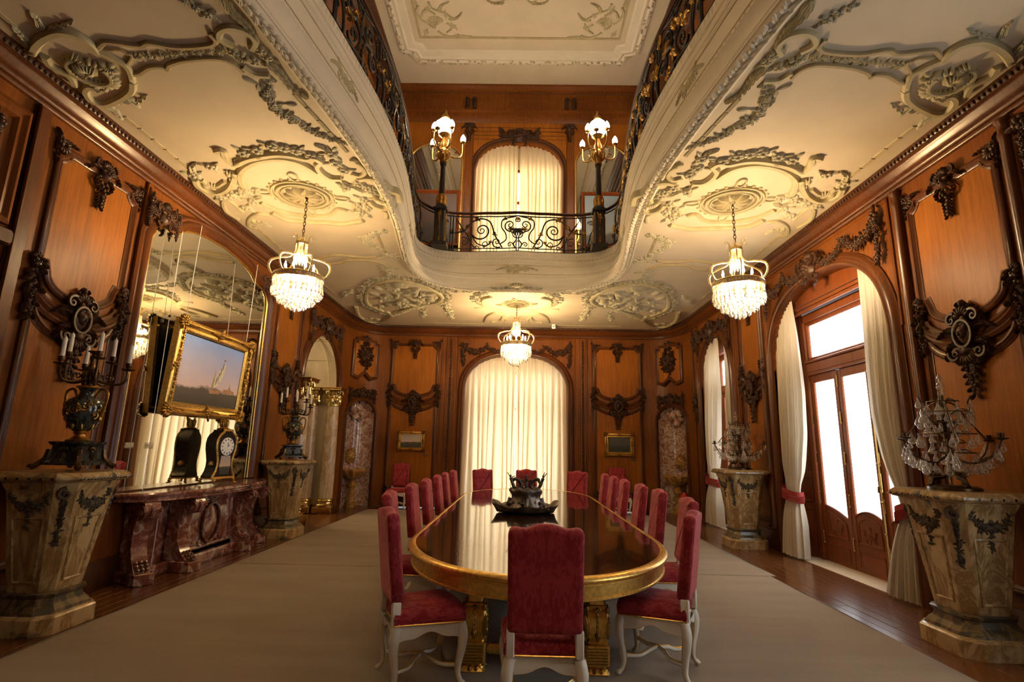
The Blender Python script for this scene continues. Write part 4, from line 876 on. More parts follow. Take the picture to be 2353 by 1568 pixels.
b = MB(); band(b, LN([(640, 340), (680, 290), (730, 275), (930, 300), (1000, 280), (1180, 310), (1380, 300), (1440, 270), (1400, 215)]), .026); band(b, LN([(870, 490), (930, 485), (1000, 445), (1080, 440), (1120, 462)]), .026); band(b, LN([(1120, 450), (1140, 425), (1250, 395), (1450, 385), (1560, 420), (1620, 475)]), .026)
band(b, LN([(840, 440), (880, 370), (840, 350), (800, 330), (700, 325)]), .016); cpair('band_relief', b, 'reed')
b = MB(); b.garland(LN([(900, 375), (1060, 370), (1250, 345), (1400, 340), (1490, 330)]), .06, .03, 0, 1.3, False); cpair('garland_relief', b, 'relief')
b = MB(); band(b, LN([(1560, 300), (1470, 250), (1470, 200), (1540, 175), (1640, 200), (1705, 265), (1680, 320)]), .035); p = LN([(1620, 355)])[0]; b.shell(p[0], p[1], .10, 1.0, 3.0, 9, .05); band(b, LN([(1620, 440), (1700, 490), (1800, 500)]), .03)
b.acanthus(LN([(1480, -40), (1540, 60), (1650, 160), (1710, 250)]), .10, .035, 0, 7); b.acanthus(LN([(1780, 400), (1870, 480), (1940, 580), (2040, 640)]), .10, .035, 0, 7)
for q in ((1780, 370), (1700, 400), (1560, 340), (1740, 330)): p = LN([q])[0]; b.rose(p[0], p[1], .06, .05)
cpair('cartouche_relief', b)
b = MB(); b.garland(LN([(1800, 515), (1780, 620), (1850, 730), (2020, 835), (2180, 915), (2290, 950)]), .085, .045, 0, 1.35); b.garland(LN([(1230, 0), (1350, 70), (1440, 120)]), .07, .04, 0, 1.3)
for q in ((1720, 560), (1900, 690), (2000, 800)): p = LN([q])[0]; b.leaf(p[0], p[1], rng.random()*6, .14, .05, .02); b.leaf(p[0], p[1], rng.random()*6, .12, .05, .02)
cpair('garland_relief', b, 'relief_grey')
# wreath round each chandelier
b = MB(); band(b, RW([(1000, 375), (1080, 322), (1200, 268), (1380, 242), (1560, 265), (1680, 312), (1765, 385), (1780, 455), (1740, 545)]), .05); band(b, RW([(935, 265), (1010, 225), (1100, 235), (1250, 205), (1400, 198), (1560, 222), (1700, 255), (1840, 320)]), .055)
band(b, RW([(1840, 320), (1920, 260), (1960, 180), (2030, 190)]), .05); band(b, RW([(690, 760), (780, 745), (860, 805), (1000, 820), (1200, 812), (1400, 772), (1570, 700)]), .04); band(b, RW([(520, 850), (620, 870), (720, 890), (900, 885), (1100, 880), (1300, 865), (1460, 800)]), .05)
band(b, RW([(740, 430), (850, 425), (940, 375), (985, 310), (940, 265)]), .05); cpair('wreath_relief', b)
b = MB(); band(b, RW([(1830, 395), (1850, 480), (1900, 560), (2000, 610), (2120, 600), (2220, 540), (2250, 480)]), .05); band(b, RW([(1930, 490), (2000, 540), (2090, 545), (2180, 485)]), .035); p = RW([(1900, 430)])[0]; b.shell(p[0], p[1], .16, .3, 3.4, 11, .05)
p = RW([(2060, 570)])[0]; b.shell(p[0], p[1], .17, -1.6, 2.6, 10, .045); band(b, RW([(1490, 830), (1600, 815), (1690, 870), (1690, 950), (1620, 960)]), .035); p = RW([(1600, 900)])[0]; b.shell(p[0], p[1], .13, 2.6, 3., 9, .04)
band(b, RW([(1760, 800), (1900, 690), (1960, 700), (1930, 800), (1800, 880)]), .03); band(b, RW([(150, 640), (170, 560), (250, 530), (330, 450), (450, 412), (560, 430)]), .055); band(b, RW([(200, 680), (300, 720), (420, 690), (470, 640)]), .05)
band(b, RW([(640, 235), (590, 262), (520, 312), (500, 370), (560, 400), (640, 380)]), .035); band(b, RW([(330, 745), (290, 765), (290, 830)]), .03); p = RW([(620, 720)])[0]; b.shell(p[0], p[1], .14, .6, 2.8, 9, .05); p = RW([(330, 620)])[0]; b.shell(p[0], p[1], .16, 2.2, 3.2, 11, .05)
cpair('scroll_relief', b)
b = MB()
for q in ((1050, 210), (1200, 165), (1320, 140), (1450, 130), (1600, 170), (1740, 200), (840, 190), (800, 280), (720, 350), (1620, 580), (1720, 560), (1780, 610), (1650, 690), (1720, 760), (1880, 640), (1980, 660), (480, 520), (560, 480), (430, 560), (520, 640), (580, 700), (2080, 350), (2250, 440), (700, 520), (480, 720), (560, 780)):
    p = RW([q])[0]; b.rose(p[0], p[1], .085, .06, 0, 3)
for P in ([(1600, 190), (1720, 210), (1840, 290)], [(1100, 210), (980, 230)], [(1560, 640), (1640, 660), (1740, 620)], [(500, 560), (600, 520), (720, 470)], [(480, 640), (540, 740), (430, 830)], [(840, 200), (900, 130), (970, 110)], [(2080, 370), (2040, 330)], [(2250, 440), (2290, 350), (2240, 320)], [(1560, 900), (1500, 930)]): b.acanthus(RW(P), .09, .03, 0, 5)
b.garland(RW([(300, 955), (420, 985), (505, 1025), (480, 1085), (400, 1130), (330, 1150)]), .10, .04, 0, 1.4); b.garland(RW([(170, 1230), (280, 1190), (350, 1230)]), .10, .04, 0, 1.4); b.garland(RW([(200, 1330), (330, 1320), (260, 1420), (150, 1450)]), .10, .04, 0, 1.3)
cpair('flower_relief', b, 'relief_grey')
b = MB(); band(b, RW([(390, 1215), (500, 1225), (620, 1222), (800, 1212), (1000, 1255)]), .03); band(b, RW([(300, 1300), (400, 1262), (560, 1255), (700, 1265), (760, 1290), (900, 1308)]), .03); cpair('band_relief', b, 'reed')
# medallion
b = MB(); cen = (-2.86, 6.69)
def medallion(b, cx, cy, k=1.0):
    t = np.linspace(0, 2*pi, 40, endpoint=False)
    for r, w in ((.40, .022), (.33, .03), (.27, .018)): b.tube(np.stack([cx+k*r*np.cos(t), cy+k*r*np.sin(t), np.full(40, .01)], 1), w*k, 6, True)
    for q in range(4):
        a = q*pi/2+.15; b.tube(np.stack([cx+k*(.52*math.cos(a)+.10*np.cos(t)*math.cos(a)-.055*np.sin(t)*math.sin(a)), cy+k*(.52*math.sin(a)+.10*np.cos(t)*math.sin(a)+.055*np.sin(t)*math.cos(a)), np.full(40, .01)], 1), .014, 5, True)
    for q in range(10): a = q*2*pi/10; b.leaf(cx+.03*math.cos(a), cy+.03*math.sin(a), a, .22*k, .12*k, .06, 0, .35)
    for q in range(24): a = q*2*pi/24; b.blob(cx+k*.44*math.cos(a), cy+k*.44*math.sin(a), 0, .03, .03, .025, 5)
    b.blob(cx, cy, 0, .05, .05, .06)
medallion(b, *cen); cpair('medallion_relief', b, 'relief')
b = MB(); medallion(b, .088, 12.12, .8); cpair('medallion_relief', b, 'relief', False)
# oval figure reliefs and centre wreath at the far end
ov = EN([(185, 135), (250, 85), (400, 68), (560, 105), (650, 150), (680, 185), (640, 215), (540, 225), (420, 262), (340, 285), (250, 255), (180, 215)])
b = MB(); b.tube(np.c_[spline(ov, 6, True), np.zeros(72)], .05, 6, True); cpair('oval_frame', b)
b = MB(); m = ov.mean(0)
for k in range(46):
    a = rng.random()*6.28; q = math.sqrt(rng.random())*.82; i = int(a/6.2832*72) % 72; o = spline(ov, 6, True)[i]; p = m+(o-m)*q; b.blob(p[0], p[1], 0, rng.uniform(.10, .26), rng.uniform(.05, .10), rng.uniform(.04, .09), 8, rng.random()*3)
    if k % 3 == 0: b.ball((p[0]+.05, p[1]+.04, .05), .05, 7, 5)
cpair('figure_relief', b, 'relief_grey')
b = MB(); o2 = m+(ov-m)*1.13; o2 = np.vstack([o2, o2[:1]]); b.garland(spline(o2, 6), .13, .06, 0, 1.25, False); b.garland(EN([(720, 190), (700, 240), (740, 320)]), .11, .05); b.garland(EN([(560, 260), (550, 310)]), .10, .05); b.garland(EN([(80, 130), (20, 180)]), .10, .05); cpair('garland_relief', b, 'relief_grey')
b = MB(); band(b, EN([(110, 240), (130, 300), (200, 338), (280, 338), (340, 300), (310, 270)]), .05); p = EN([(210, 320)])[0]; b.shell(p[0], p[1], .3, 1.6, 3., 9, .05); cpair('scroll_relief', b)
b = MB(); band(b, EN([(1010, 340), (1060, 330), (1080, 300), (1040, 280), (980, 300), (960, 340)]), .05); band(b, EN([(1000, 175), (950, 190), (955, 225), (1000, 250), (1080, 262)]), .05); band(b, EN([(890, 250), (940, 250), (1000, 265)]), .03); b.acanthus(EN([(1080, 300), (1100, 330), (1090, 350)]), .12, .04, 0, 4); cpair('scroll_relief', b)
b = MB(); b.garland(EN([(1130, 115), (1040, 120), (960, 140), (890, 175), (870, 190)]), .12, .055, 0, 1.3); b.garland(EN([(920, 180), (910, 210), (960, 240)]), .1, .04); b.garland(EN([(860, 145), (760, 140), (680, 120)]), .10, .04); cpair('garland_relief', b, 'relief_grey')
b = MB(); q = EN([(1170, 100)])[0]; b.shell(q[0], q[1]+.05, .22, -pi/2, 2.8, 9, .06); b.acanthus([(q[0], q[1]), (q[0], q[1]+.5)], .13, .04, 0, 4); cpair('shell_relief', b, 'relief', False)
# reeded ribbon lines: each reed bundle is a piece
def reeds(P0, P1, n=None):
    P0 = np.array(P0); P1 = np.array(P1); L = np.linalg.norm(P1-P0); n = n or max(2, int(L/.19)); d = (P1-P0)/L; a = math.atan2(d[1], d[0])
    b = MB()
    for q in (-.016, 0, .016): b.tube([(-L/n*.45, q, 0), (L/n*.45, q, 0)], .01, 5)
    me = b.mesh('reed', 'reed', 60)
    for side in (1, -1):
        for k in range(n):
            p = P0+d*(k+.5)*L/n; m4 = Matrix.Translation((p[0], p[1], ZC-.002)) @ Matrix.Rotation(a, 4, 'Z'); link('reed', me, CEIL, m4 if side > 0 else MIRC @ m4)
reeds((-4.24, 4.95), (-4.20, 6.2)); reeds((-4.24, 7.75), (-4.24, 11.6)); reeds((-3.0, 14.22), (-.98, 14.22)); reeds((-2.26, 4.55), (-2.06, 5.6)); reeds((-2.34, 7.9), (-2.42, 8.9)); reeds((-4.27, 3.2), (-4.26, 3.75))
# ---------------------------------------------------------------- upper hall ceiling and end wall
b = MB(); cxm = XC-.05; Rr = [(2.95, .2), (2.95, 11.6), (2.7, 11.68), (2.62, 11.95), (-2.62, 11.95), (-2.7, 11.68), (-2.95, 11.6), (-2.95, .2)]
FU = frm((cxm, 0, ZU), (0, 0, -1), (0, 1, 0)); b.frame(Rr, [(-.1, 0), (-.1, .05), (-.06, .09), (.0, .10), (.05, .07), (.12, .10), (.16, .05), (.3, .04), (.34, .0)]); ob('ceiling_moulding', b, 'plaster_white', CU, FU, 40)
b = MB(); P = resample(np.array(Rr+Rr[:1]), 420)
for x, y in P: b.leaf(x, y, rng.random()*6, .09, .05, .03, .085)
tag(ob('leaf_moulding', b, 'relief', CU, FU), kind='stuff')
b = MB(); b.frame([(2.45, .6), (2.45, 11.2), (-2.45, 11.2), (-2.45, .6)], [(-.03, 0), (-.03, .015), (.03, .015), (.03, 0)]); ob('band_relief', b, 'reed', CU, FU)
for s in (1, -1):
    b = MB(); b.shell(0, 0, .24, -pi/4, 4.2, 13, .05); b.shell(.02, .02, .14, -pi/4, 3., 9, .08)
    for P in ([(-.5, .35), (-.3, .42), (-.1, .35), (0, .25)], [(.35, -.5), (.42, -.3), (.35, -.1), (.25, 0)], [(-.25, 0), (-.35, .15), (-.2, .3)], [(0, -.25), (.2, -.38), (.32, -.2)], [(-.45, -.1), (-.2, -.3), (.05, -.42), (.1, -.6)]): band(b, P, .03)
    for P in ([(-.3, -.1), (-.5, -.15), (-.62, -.3)], [(-.1, -.3), (-.18, -.5), (-.35, -.6)], [(.4, -.5), (.42, -.75)], [(-.5, .4), (-.75, .4)]): b.acanthus(spline(P, 3), .10, .025, 0, 6)
    for q in ((-.25, -.25), (-.4, .1), (.15, -.4), (.3, .3)): b.rose(q[0], q[1], .07, .04)
    me = b.mesh('corner_relief', 'relief', 60); link('corner_relief', me, CU, FU @ TR(s*1.98, 10.75, 0) @ (Matrix.Identity(4) if s > 0 else FLIP))
b = MB(); b.shell(0, 0, .2, -pi/2, 3., 9, .04)
for s in (-1, 1): b.vine(spiral(s*.3, 0, .14, .02, pi, s*1.3, 18), .025, .01, 6); b.acanthus(spline([(s*.3, .1), (s*.55, .12), (s*.7, .02)], 3), .09, .03, 0, 5)
ob('crest_relief', b, 'relief', CU, FU @ TR(.05, 10.05, 0))
# entablature
FW = frm((0, YU, 0), (0, -1, 0))
b = MB(); ent = [(0, ZU), (.32, ZU), (.32, ZU-.06), (.27, ZU-.10), (.22, ZU-.13), (.22, ZU-.17), (.16, ZU-.2), (.16, ZU-.36), (.12, ZU-.38), (.12, ZU-.62), (.16, ZU-.64), (.16, ZU-.7), (.1, ZU-.74), (.1, ZU-.86), (.05, ZU-.9), (.02, ZU-.98), (0, ZU-1.0)]
b.add([[(x, z, d) for d, z in ent] for x in (XUL, XUR)], quads(2, len(ent))); ob('entablature', b, 'frame_wood', WUE, FW, 30)
for x_, s_ in ((XUL, 1), (XUR, -1)):
    c = MB(); c.add([[(x_+s_*d, y, z) for d, z in ent] for y in (YN, YU)], quads(2, len(ent))); ob('entablature', c, 'dark_wood', WUE, None, 30)
b = MB()
for k in range(150): b.blob(XUL+(k+.5)*(XUR-XUL)/150, ZU-.185, .18, .02, .02, .03, 5)
tag(ob('bead', b, 'carved_wood', WUE, FW), kind='stuff')
for x in (-1.48, 1.30):
    for dx in (-.1, .1):
        b = MB(); b.box((0, ZU-.5, .17), (.13, .34, .1), bev=.02); b.acanthus([(0, ZU-.36), (0, ZU-.68)], .06, .04, .22, 4); b.vine(spiral(0, ZU-.4, .06, .01, 0, 1.3, 12), .02, .008, 5, .23); ob('bracket', b, 'carved_wood', WUE, FW @ TR(x+dx, 0, 0))
    b = MB(); b.box((0, (ZF+10.48)/2, .03), (.2, 10.48-ZF, .06), bev=.015); ob('pilaster', b, 'frame_wood', WUE, FW @ TR(x, 0, 0)); link('carved_drop', DRP, WUE, FW @ TR(x-.02, 10.32, .06))
b = MB(); b.frame(arch_path(UW[0], UW[1], UW[2], UW[3], ZF, 40, UW[4]), [(-.14, 0), (-.14, .03), (-.1, .06), (-.06, .04), (-.02, .06), (0, .03), (0, -.03)], False); ob('arch_moulding', b, 'dark_wood', WUE, FW, 40)
link('carved_garland', carve_crest(.5, 0, .1), WUE, FW @ TR(UW[0], 10.12, .05))
for k in range(4): b = MB(); b.box((UW[0], 10.0+.12*k, .004), (2.6, .008, .01)); ob('panel_joint', b, 'dark_wood', WUE, FW)
for s in (-1, 1):
    xo = UW[0]+s*2.28; t_ = thing('upper_mirror', 'arched gilt edged mirror on the upper wall behind the %s' % ('nude painting' if s < 0 else 'cloudy painting'), 'mirror'); t_.matrix_world = FW
    P = arch_path(xo, .70, 9.2, .6, ZF+.4, 24, 2.2); b = MB(); b.prism(P, .01, .03); ob('glass', b, 'mirror', t_)
    b = MB(); b.frame(P, [(-.05, 0), (-.05, .05), (-.02, .065), (0, .04)], False); ob('frame', b, 'gold', t_)
    x0 = -2.62 if s < 0 else 2.24; w2, h2 = .66, .95
    p_ = thing('framed_painting', ('dark painting of a pale nude figure' if s < 0 else 'painting of a cloudy blue sky')+' in a wooden frame on the upper gallery', 'painting'); p_.matrix_world = FW @ TR(x0+ (s < 0)*.30, 7.75, .13)
    b = MB(); b.frame([(-w2, -h2), (w2, -h2), (w2, .62), (-w2, .62)], [(0, -.04), (0, .04), (.03, .05), (.08, .02), (.1, .0)]); ob('frame', b, 'door_wood', p_); b = MB(); b.box((0, (.62-h2)/2, 0), (2*w2-.16, .62+h2-.16, .01)); ob('canvas', b, 'figure_picture' if s < 0 else 'cloud_picture', p_)
    if s < 0:
        b = MB(); b.blob(.1, .12, .006, .09, .2, .012, 10); b.ball((.1, .36, .01), (.05, .06, .012), 8, 6); b.blob(.17, .02, .006, .05, .16, .012, 8, -.5); b.blob(.04, .05, .006, .04, .16, .012, 8, .5); ob('painted_figure', b, plain('pale_paint', (.5, .3, .22), .6).m, p_)
# ---------------------------------------------------------------- balcony railing (wrought iron with gilt leaves)
RA = OPEN+OPN*(.075+np.array([bump(s) for s in _ds[:-1]]))[:, None]; RA = np.vstack([RA, RA[:1]]); dd = np.concatenate([[0], np.cumsum(np.linalg.norm(np.diff(RA, axis=0), axis=1))]); TOT = dd[-1]
def RPt(s, z, out=0.):
    """point of the railing: s metres from the far centre (positive to the left wall side), z above the rail foot"""
    q = s % TOT; x = np.interp(q, dd, RA[:, 0]); y = np.interp(q, dd, RA[:, 1]); e = .02
    x1, y1, x0, y0 = (np.interp((q+e) % TOT, dd, RA[:, 0]), np.interp((q+e) % TOT, dd, RA[:, 1]), np.interp((q-e) % TOT, dd, RA[:, 0]), np.interp((q-e) % TOT, dd, RA[:, 1]))
    n = np.array([-(y1-y0), x1-x0]); n /= np.linalg.norm(n)+1e-9
    return np.array([x+n[0]*out, y+n[1]*out, ZF+.03+z])
SMAX = next(s for s in np.arange(2, 20, .05) if RPt(s, 0)[1] < 2.3)
belly = lambda z: .06*math.sin(min(1, max(0, z/.5))*pi)*1.0        # lower half of the side panels swells over the edge
RAIL = thing('balcony_railing', 'black wrought iron balcony railing with gilt leaves round the ceiling opening', 'railing')
def rtube(P, r0, r1=None, name='scroll', mat='iron', seg=5, bel=True, s0=0., sg=1):
    P = np.asarray(P, float); r = np.linspace(r0, r0 if r1 is None else r1, len(P))*1.25; b = MB(); b.tube([RPt(s0+sg*p[0], p[1], belly(p[1]) if bel else 0.) for p in P], r, seg); return ob(name, b, mat, RAIL, None, 80)
for z, r, nm, mt in ((.93, .032, 'handrail', 'dark_wood'), (.85, .014, 'upper_bar', 'iron'), (.02, .018, 'bottom_bar', 'iron'), (.10, .012, 'lower_bar', 'iron')):
    b = MB(); b.tube([RPt(s, z) for s in np.arange(-SMAX, SMAX, .09)], r, 6); ob(nm, b, mt, RAIL, None, 80)
_g = MB(); _g.leaf(0, 0, 0, 1, .45, .2, 0, .4); _g.leaf(0, 0, .9, .75, .38, .18, 0, -.4); _g.leaf(0, 0, -.9, .75, .38, .18, 0, .4); _g.leaf(0, 0, 2.6, .5, .3, .15); _g.leaf(0, 0, -2.6, .5, .3, .15); _g.blob(0, 0, 0, .16, .16, .25, 6); GLEAF = _g.mesh('gilt_leaf', 'gold_dark', 60)
def gilt(items, s0=0., sg=1, bel=True):
    for (x, z, a, L, w) in items:
        p = RPt(s0+sg*x, z, (belly(z) if bel else 0.)+.008); q = RPt(s0+sg*(x+.01), z, 0); tx = (q-RPt(s0+sg*x, z, 0)); tx[2] = 0; tx /= np.linalg.norm(tx); outv = np.cross(tx, [0, 0, 1.])
        ex = Vector(tx); m4 = Matrix(((ex[0], 0, outv[0], p[0]), (ex[1], 0, outv[1], p[1]), (ex[2], 1, outv[2], p[2]), (0, 0, 0, 1))); link('gilt_leaf', GLEAF, RAIL, m4 @ Matrix.Rotation(a, 4, 'Z') @ Matrix.Scale(L*.9, 4))
# far end panel
for sg in (1, -1):
    T_ = lambda P, a=.013, b_=None, **k: rtube(P, a, b_, bel=False, sg=sg, **k)
    T_(spiral(.17, .64, .15, .025, -pi/2, 1.6, 30), .014, .008); T_(spline([(.17, .49), (.05, .42), (.02, .3), (.09, .2), (.05, .1)], 6)); T_(spline([(.0, .86), (.1, .83), (.33, .78), (.36, .6), (.27, .45), (.26, .3), (.4, .2)], 6), .012)
    T_(spiral(.46, .25, .14, .025, -2.2, 1.5, 28), .013, .008); T_(spiral(.17, .18, .07, .015, pi, -1.4, 18), .011, .006)
    T_(spiral(.80, .52, .24, .03, -.4, -2.0, 44), .016, .008); T_(spline([(.34, .12), (.5, .40), (.62, .72), (.85, .80), (1.05, .70), (1.2, .52), (1.42, .46)], 6), .014); T_(spline([(1.02, .42), (.9, .22), (.7, .16), (.58, .25)], 6), .012)
    T_(spiral(1.18, .26, .12, .02, 1.0, 1.5, 24), .012, .007); T_(spline([(.95, .12), (1.05, .25), (1.12, .42), (1.3, .68), (1.38, .8)], 6), .012); T_(spiral(.72, .20, .055, .055, 0, 1, 16), .009); T_(spiral(.9, .12, .05, .02, 0, 1.2, 14), .008)
    for x in (1.44, 1.50): T_([(x, .02), (x, .88)], .013)
    T_(spiral(1.68, .24, .13, .02, 2.2, 1.6, 26), .013, .007); T_(spiral(1.62, .70, .07, .015, pi, -1.4, 16), .011, .006); T_(spiral(1.78, .70, .07, .015, 0, 1.4, 16), .011, .006); T_(spline([(1.55, .12), (1.62, .45), (1.78, .55), (1.84, .8)], 6), .011)
    gilt([(0.0, .74, pi/2, .1, .05), (.12, .55, -.3, .12, .05), (.5, .42, .8, .11, .05), (.88, .78, .3, .13, .05), (1.08, .64, -.8, .12, .05), (.62, .22, 2., .09, .04), (1.24, .5, .6, .11, .05), (1.1, .4, 1.4, .10, .04), (.74, .12, 1.6, .08, .05), (1.47, .45, 1.57, .12, .05), (.3, .78, 2.6, .1, .04), (1.66, .5, 1., .08, .04)], 0, sg, False)
b = MB()
for k in range(7):
    a = pi/2+(k-3)*.42+pi; b.M = npm(frm(tuple(RPt(0, .56)), (0, -1, 0))); b.leaf(0, 0, a, .2, .045, .012, 0)
ob('palmette', b, 'iron', RAIL)
t = np.linspace(0, 2*pi, 20, endpoint=False)
for rx_, z_, rz_ in ((.11, .42, .085), (.05, .76, .05), (.03, .15, .12)): b = MB(); b.tube([RPt(rx_*math.cos(a), z_+rz_*math.sin(a)) for a in t], .013, 5, True); ob('ring', b, 'iron', RAIL)
# side panels: a repeating lyre module
MODL = 1.18; nmod = int((SMAX-2.25)/MODL)
for side in (1, -1):
    for k in range(nmod):
        s0 = side*(2.25+k*MODL); A = dict(s0=s0, sg=side)
        rtube(spiral(.30, .62, .17, .025, -pi/2, 1.7, 30), .019, .010, **A); rtube(spiral(.30, .24, .14, .02, pi/2, -1.6, 28), .018, .009, **A); rtube(spline([(.30, .45), (.48, .42), (.55, .6), (.5, .84)], 6), .016, **A); rtube(spline([(.30, .38), (.52, .34), (.6, .18), (.5, .05)], 6), .016, **A)
        rtube(spiral(.88, .56, .18, .025, pi, 1.7, 30), .019, .010, **A); rtube(spiral(.84, .2, .12, .02, -.5, -1.5, 24), .016, .008, **A); rtube(spline([(.7, .56), (.66, .3), (.72, .1)], 6), .015, **A); rtube(spline([(1.06, .56), (1.1, .3), (1.0, .06)], 6), .015, **A)
        rtube(spiral(.62, .46, .11, .02, 1., -1.5, 20), .015, .008, **A); rtube(spiral(1.02, .78, .08, .015, 2., 1.4, 16), .013, .007, **A); rtube(spiral(.06, .2, .08, .015, 0., 1.4, 16), .013, .007, **A); rtube(spline([(.2, .86), (.42, .8), (.7, .78), (.95, .86)], 6), .012, **A); rtube(spline([(.38, .06), (.6, .1), (.95, .06)], 6), .012, **A)
        rtube(spline([(.02, .05), (.1, .3), (.04, .6), (.12, .86)], 6), .017, **A); rtube(spiral(.12, .42, .09, .02, 0, 1.4, 18), .012, .007, **A); rtube(spiral(.6, .74, .08, .015, pi, -1.4, 16), .012, .006, **A); rtube([(1.14, 0), (1.14, .9)], .014, **A)
        gilt([(.1, .3, 1.2, .16, .08), (.3, .45, .2, .17, .08), (.55, .6, 1.9, .16, .07), (.6, .2, -1., .15, .07), (.72, .55, 2.4, .15, .07), (.9, .36, -.4, .17, .08), (1.08, .4, 1.5, .15, .07), (.08, .75, .8, .14, .06), (1.0, .78, 2.4, .14, .06), (.36, .08, .6, .13, .06)], s0, side)
# ---------------------------------------------------------------- gallery lamps on the rail
def gallery_lamp(x, y, label):
    L = thing('gallery_lamp', label, 'lamp', (x, y, ZF+.03)); 
    b = MB(); b.box((0, 0, .04), (.34, .34, .08), bev=.015); b.box((0, 0, .46), (.22, .22, .76), bev=.02); b.box((0, 0, .86), (.30, .30, .06), bev=.02); ob('pedestal', b, 'iron', L)
    for k in range(4):
        a = k*pi/2; b = MB(); b.M = npm(frm((.11*math.cos(a), .11*math.sin(a), 0), (math.cos(a), math.sin(a), 0))); b.acanthus([(0, .72), (0, .3)], .07, .03, 0, 6); b.rose(0, .72, .05, .03); b.acanthus([(0, .1), (0, .32)], .07, .03, 0, 3); ob('gilt_mount', b, 'gold_dark', L)
    b = MB(); b.lathe([(.13, .89), (.14, .92), (.1, .97), (.085, 1.05), (.10, 1.14), (.085, 1.2), (.066, 1.24), (.052, 1.9), (.07, 1.92), (.07, 1.96), (.05, 1.98)], 14); ob('shaft', b, 'iron', L)
    b = MB(); c = MB(); c.lathe([(.06, 1.96), (.085, 1.975), (.085, 2.0), (.06, 2.015)], 14); ob('gilt_collar', c, 'gold_dark', L); b.lathe([(.1, .95), (.12, 1.0), (.105, 1.08), (.115, 1.14), (.09, 1.2)], 14)
    for k in range(8): a = k*pi/4; b.M = npm(frm((.09*math.cos(a), .09*math.sin(a), 1.0), (math.cos(a), math.sin(a), .2))); b.leaf(0, 0, pi/2, .16, .07, .03)
    ob('gilt_collar', b, 'gold_dark', L)
    b = MB(); b.lathe([(.05, 2.0), (.09, 2.06), (.13, 2.14), (.11, 2.24), (.07, 2.32), (.09, 2.4), (.06, 2.5), (.05, 2.58), (.1, 2.62), (.14, 2.66), (.12, 2.68)], 14)
    for k in range(10): a = k*2*pi/10; b.M = npm(frm((.10*math.cos(a), .10*math.sin(a), 2.08), (math.cos(a), math.sin(a), -.2))); b.leaf(0, 0, pi/2, .16, .08, .05); b.vine(spiral(.02, .12, .05, .01, 0, 1.3, 12), .014, .006, 5, .03)
    ob('urn', b, 'gold_dark', L)
    for k in range(6):
        a = k*pi/3+.3; up_ = k % 2; R = .42 if not up_ else .24; zt = 2.52 if not up_ else 2.70
        A = thing_part = link('arm', None, L); b = MB(); P = spline([(.06, 2.2), (R*.6, 2.14), (R*.95, 2.22), (R, zt-.06), (R, zt)] if not up_ else [(.06, 2.3), (R*.7, 2.34), (R, 2.5), (R, zt)], 6)
        b.tube([(p[0]*math.cos(a), p[0]*math.sin(a), p[1]) for p in P], np.linspace(.022, .014, len(P)), 6)
        S = spiral(R*.62, 2.24, .07, .012, 0, 1.4, 16); b.tube([(p[0]*math.cos(a), p[0]*math.sin(a), p[1]) for p in S], .010, 5); b.lathe([(.02, zt), (.055, zt+.02), (.06, zt+.045), (.045, zt+.05)], 10, (R*math.cos(a), R*math.sin(a), 0))
        bpy.data.objects.remove(A); arm = ob('arm', b, 'gold_dark', L, None, 60)
        b = MB(); b.lathe([(.02, zt+.045), (.055, zt+.07), (.062, zt+.105), (.05, zt+.16), (.025, zt+.205), (.004, zt+.235)], 10, (R*math.cos(a), R*math.sin(a), 0)); ob('flame_bulb', b, 'flame_glass', arm, None, 80)
    b = MB(); b.ball((0, 0, 2.86), (.2, .2, .2), 20, 14); ob('globe', b, 'globe_glass', L, None, 80)
    b = MB(); b.lathe([(.08, 3.03), (.1, 3.06), (.085, 3.09), (.09, 3.12), (.05, 3.18), (.02, 3.2), (.03, 3.22), (.012, 3.25), (.02, 3.27), (.004, 3.3)], 12); ob('finial', b, 'gold_dark', L); return L
gallery_lamp(-1.76, 10.62, 'black and gilt gallery lamp post with glowing globe, on the side of the nude painting'); gallery_lamp(1.66, 10.60, 'black and gilt gallery lamp post with glowing globe, on the side of the cloudy painting')
for xx, lab in ((-1.2, 'added black and gilt lamp post lighting the head chair end from the unseen gallery end, mirror side'), (1.05, 'added black and gilt lamp post lighting the head chair end from the unseen gallery end, glazed door side')):
    gallery_lamp(xx, -1.45, lab)  # added out of view to brighten the front chairs, table and carpet
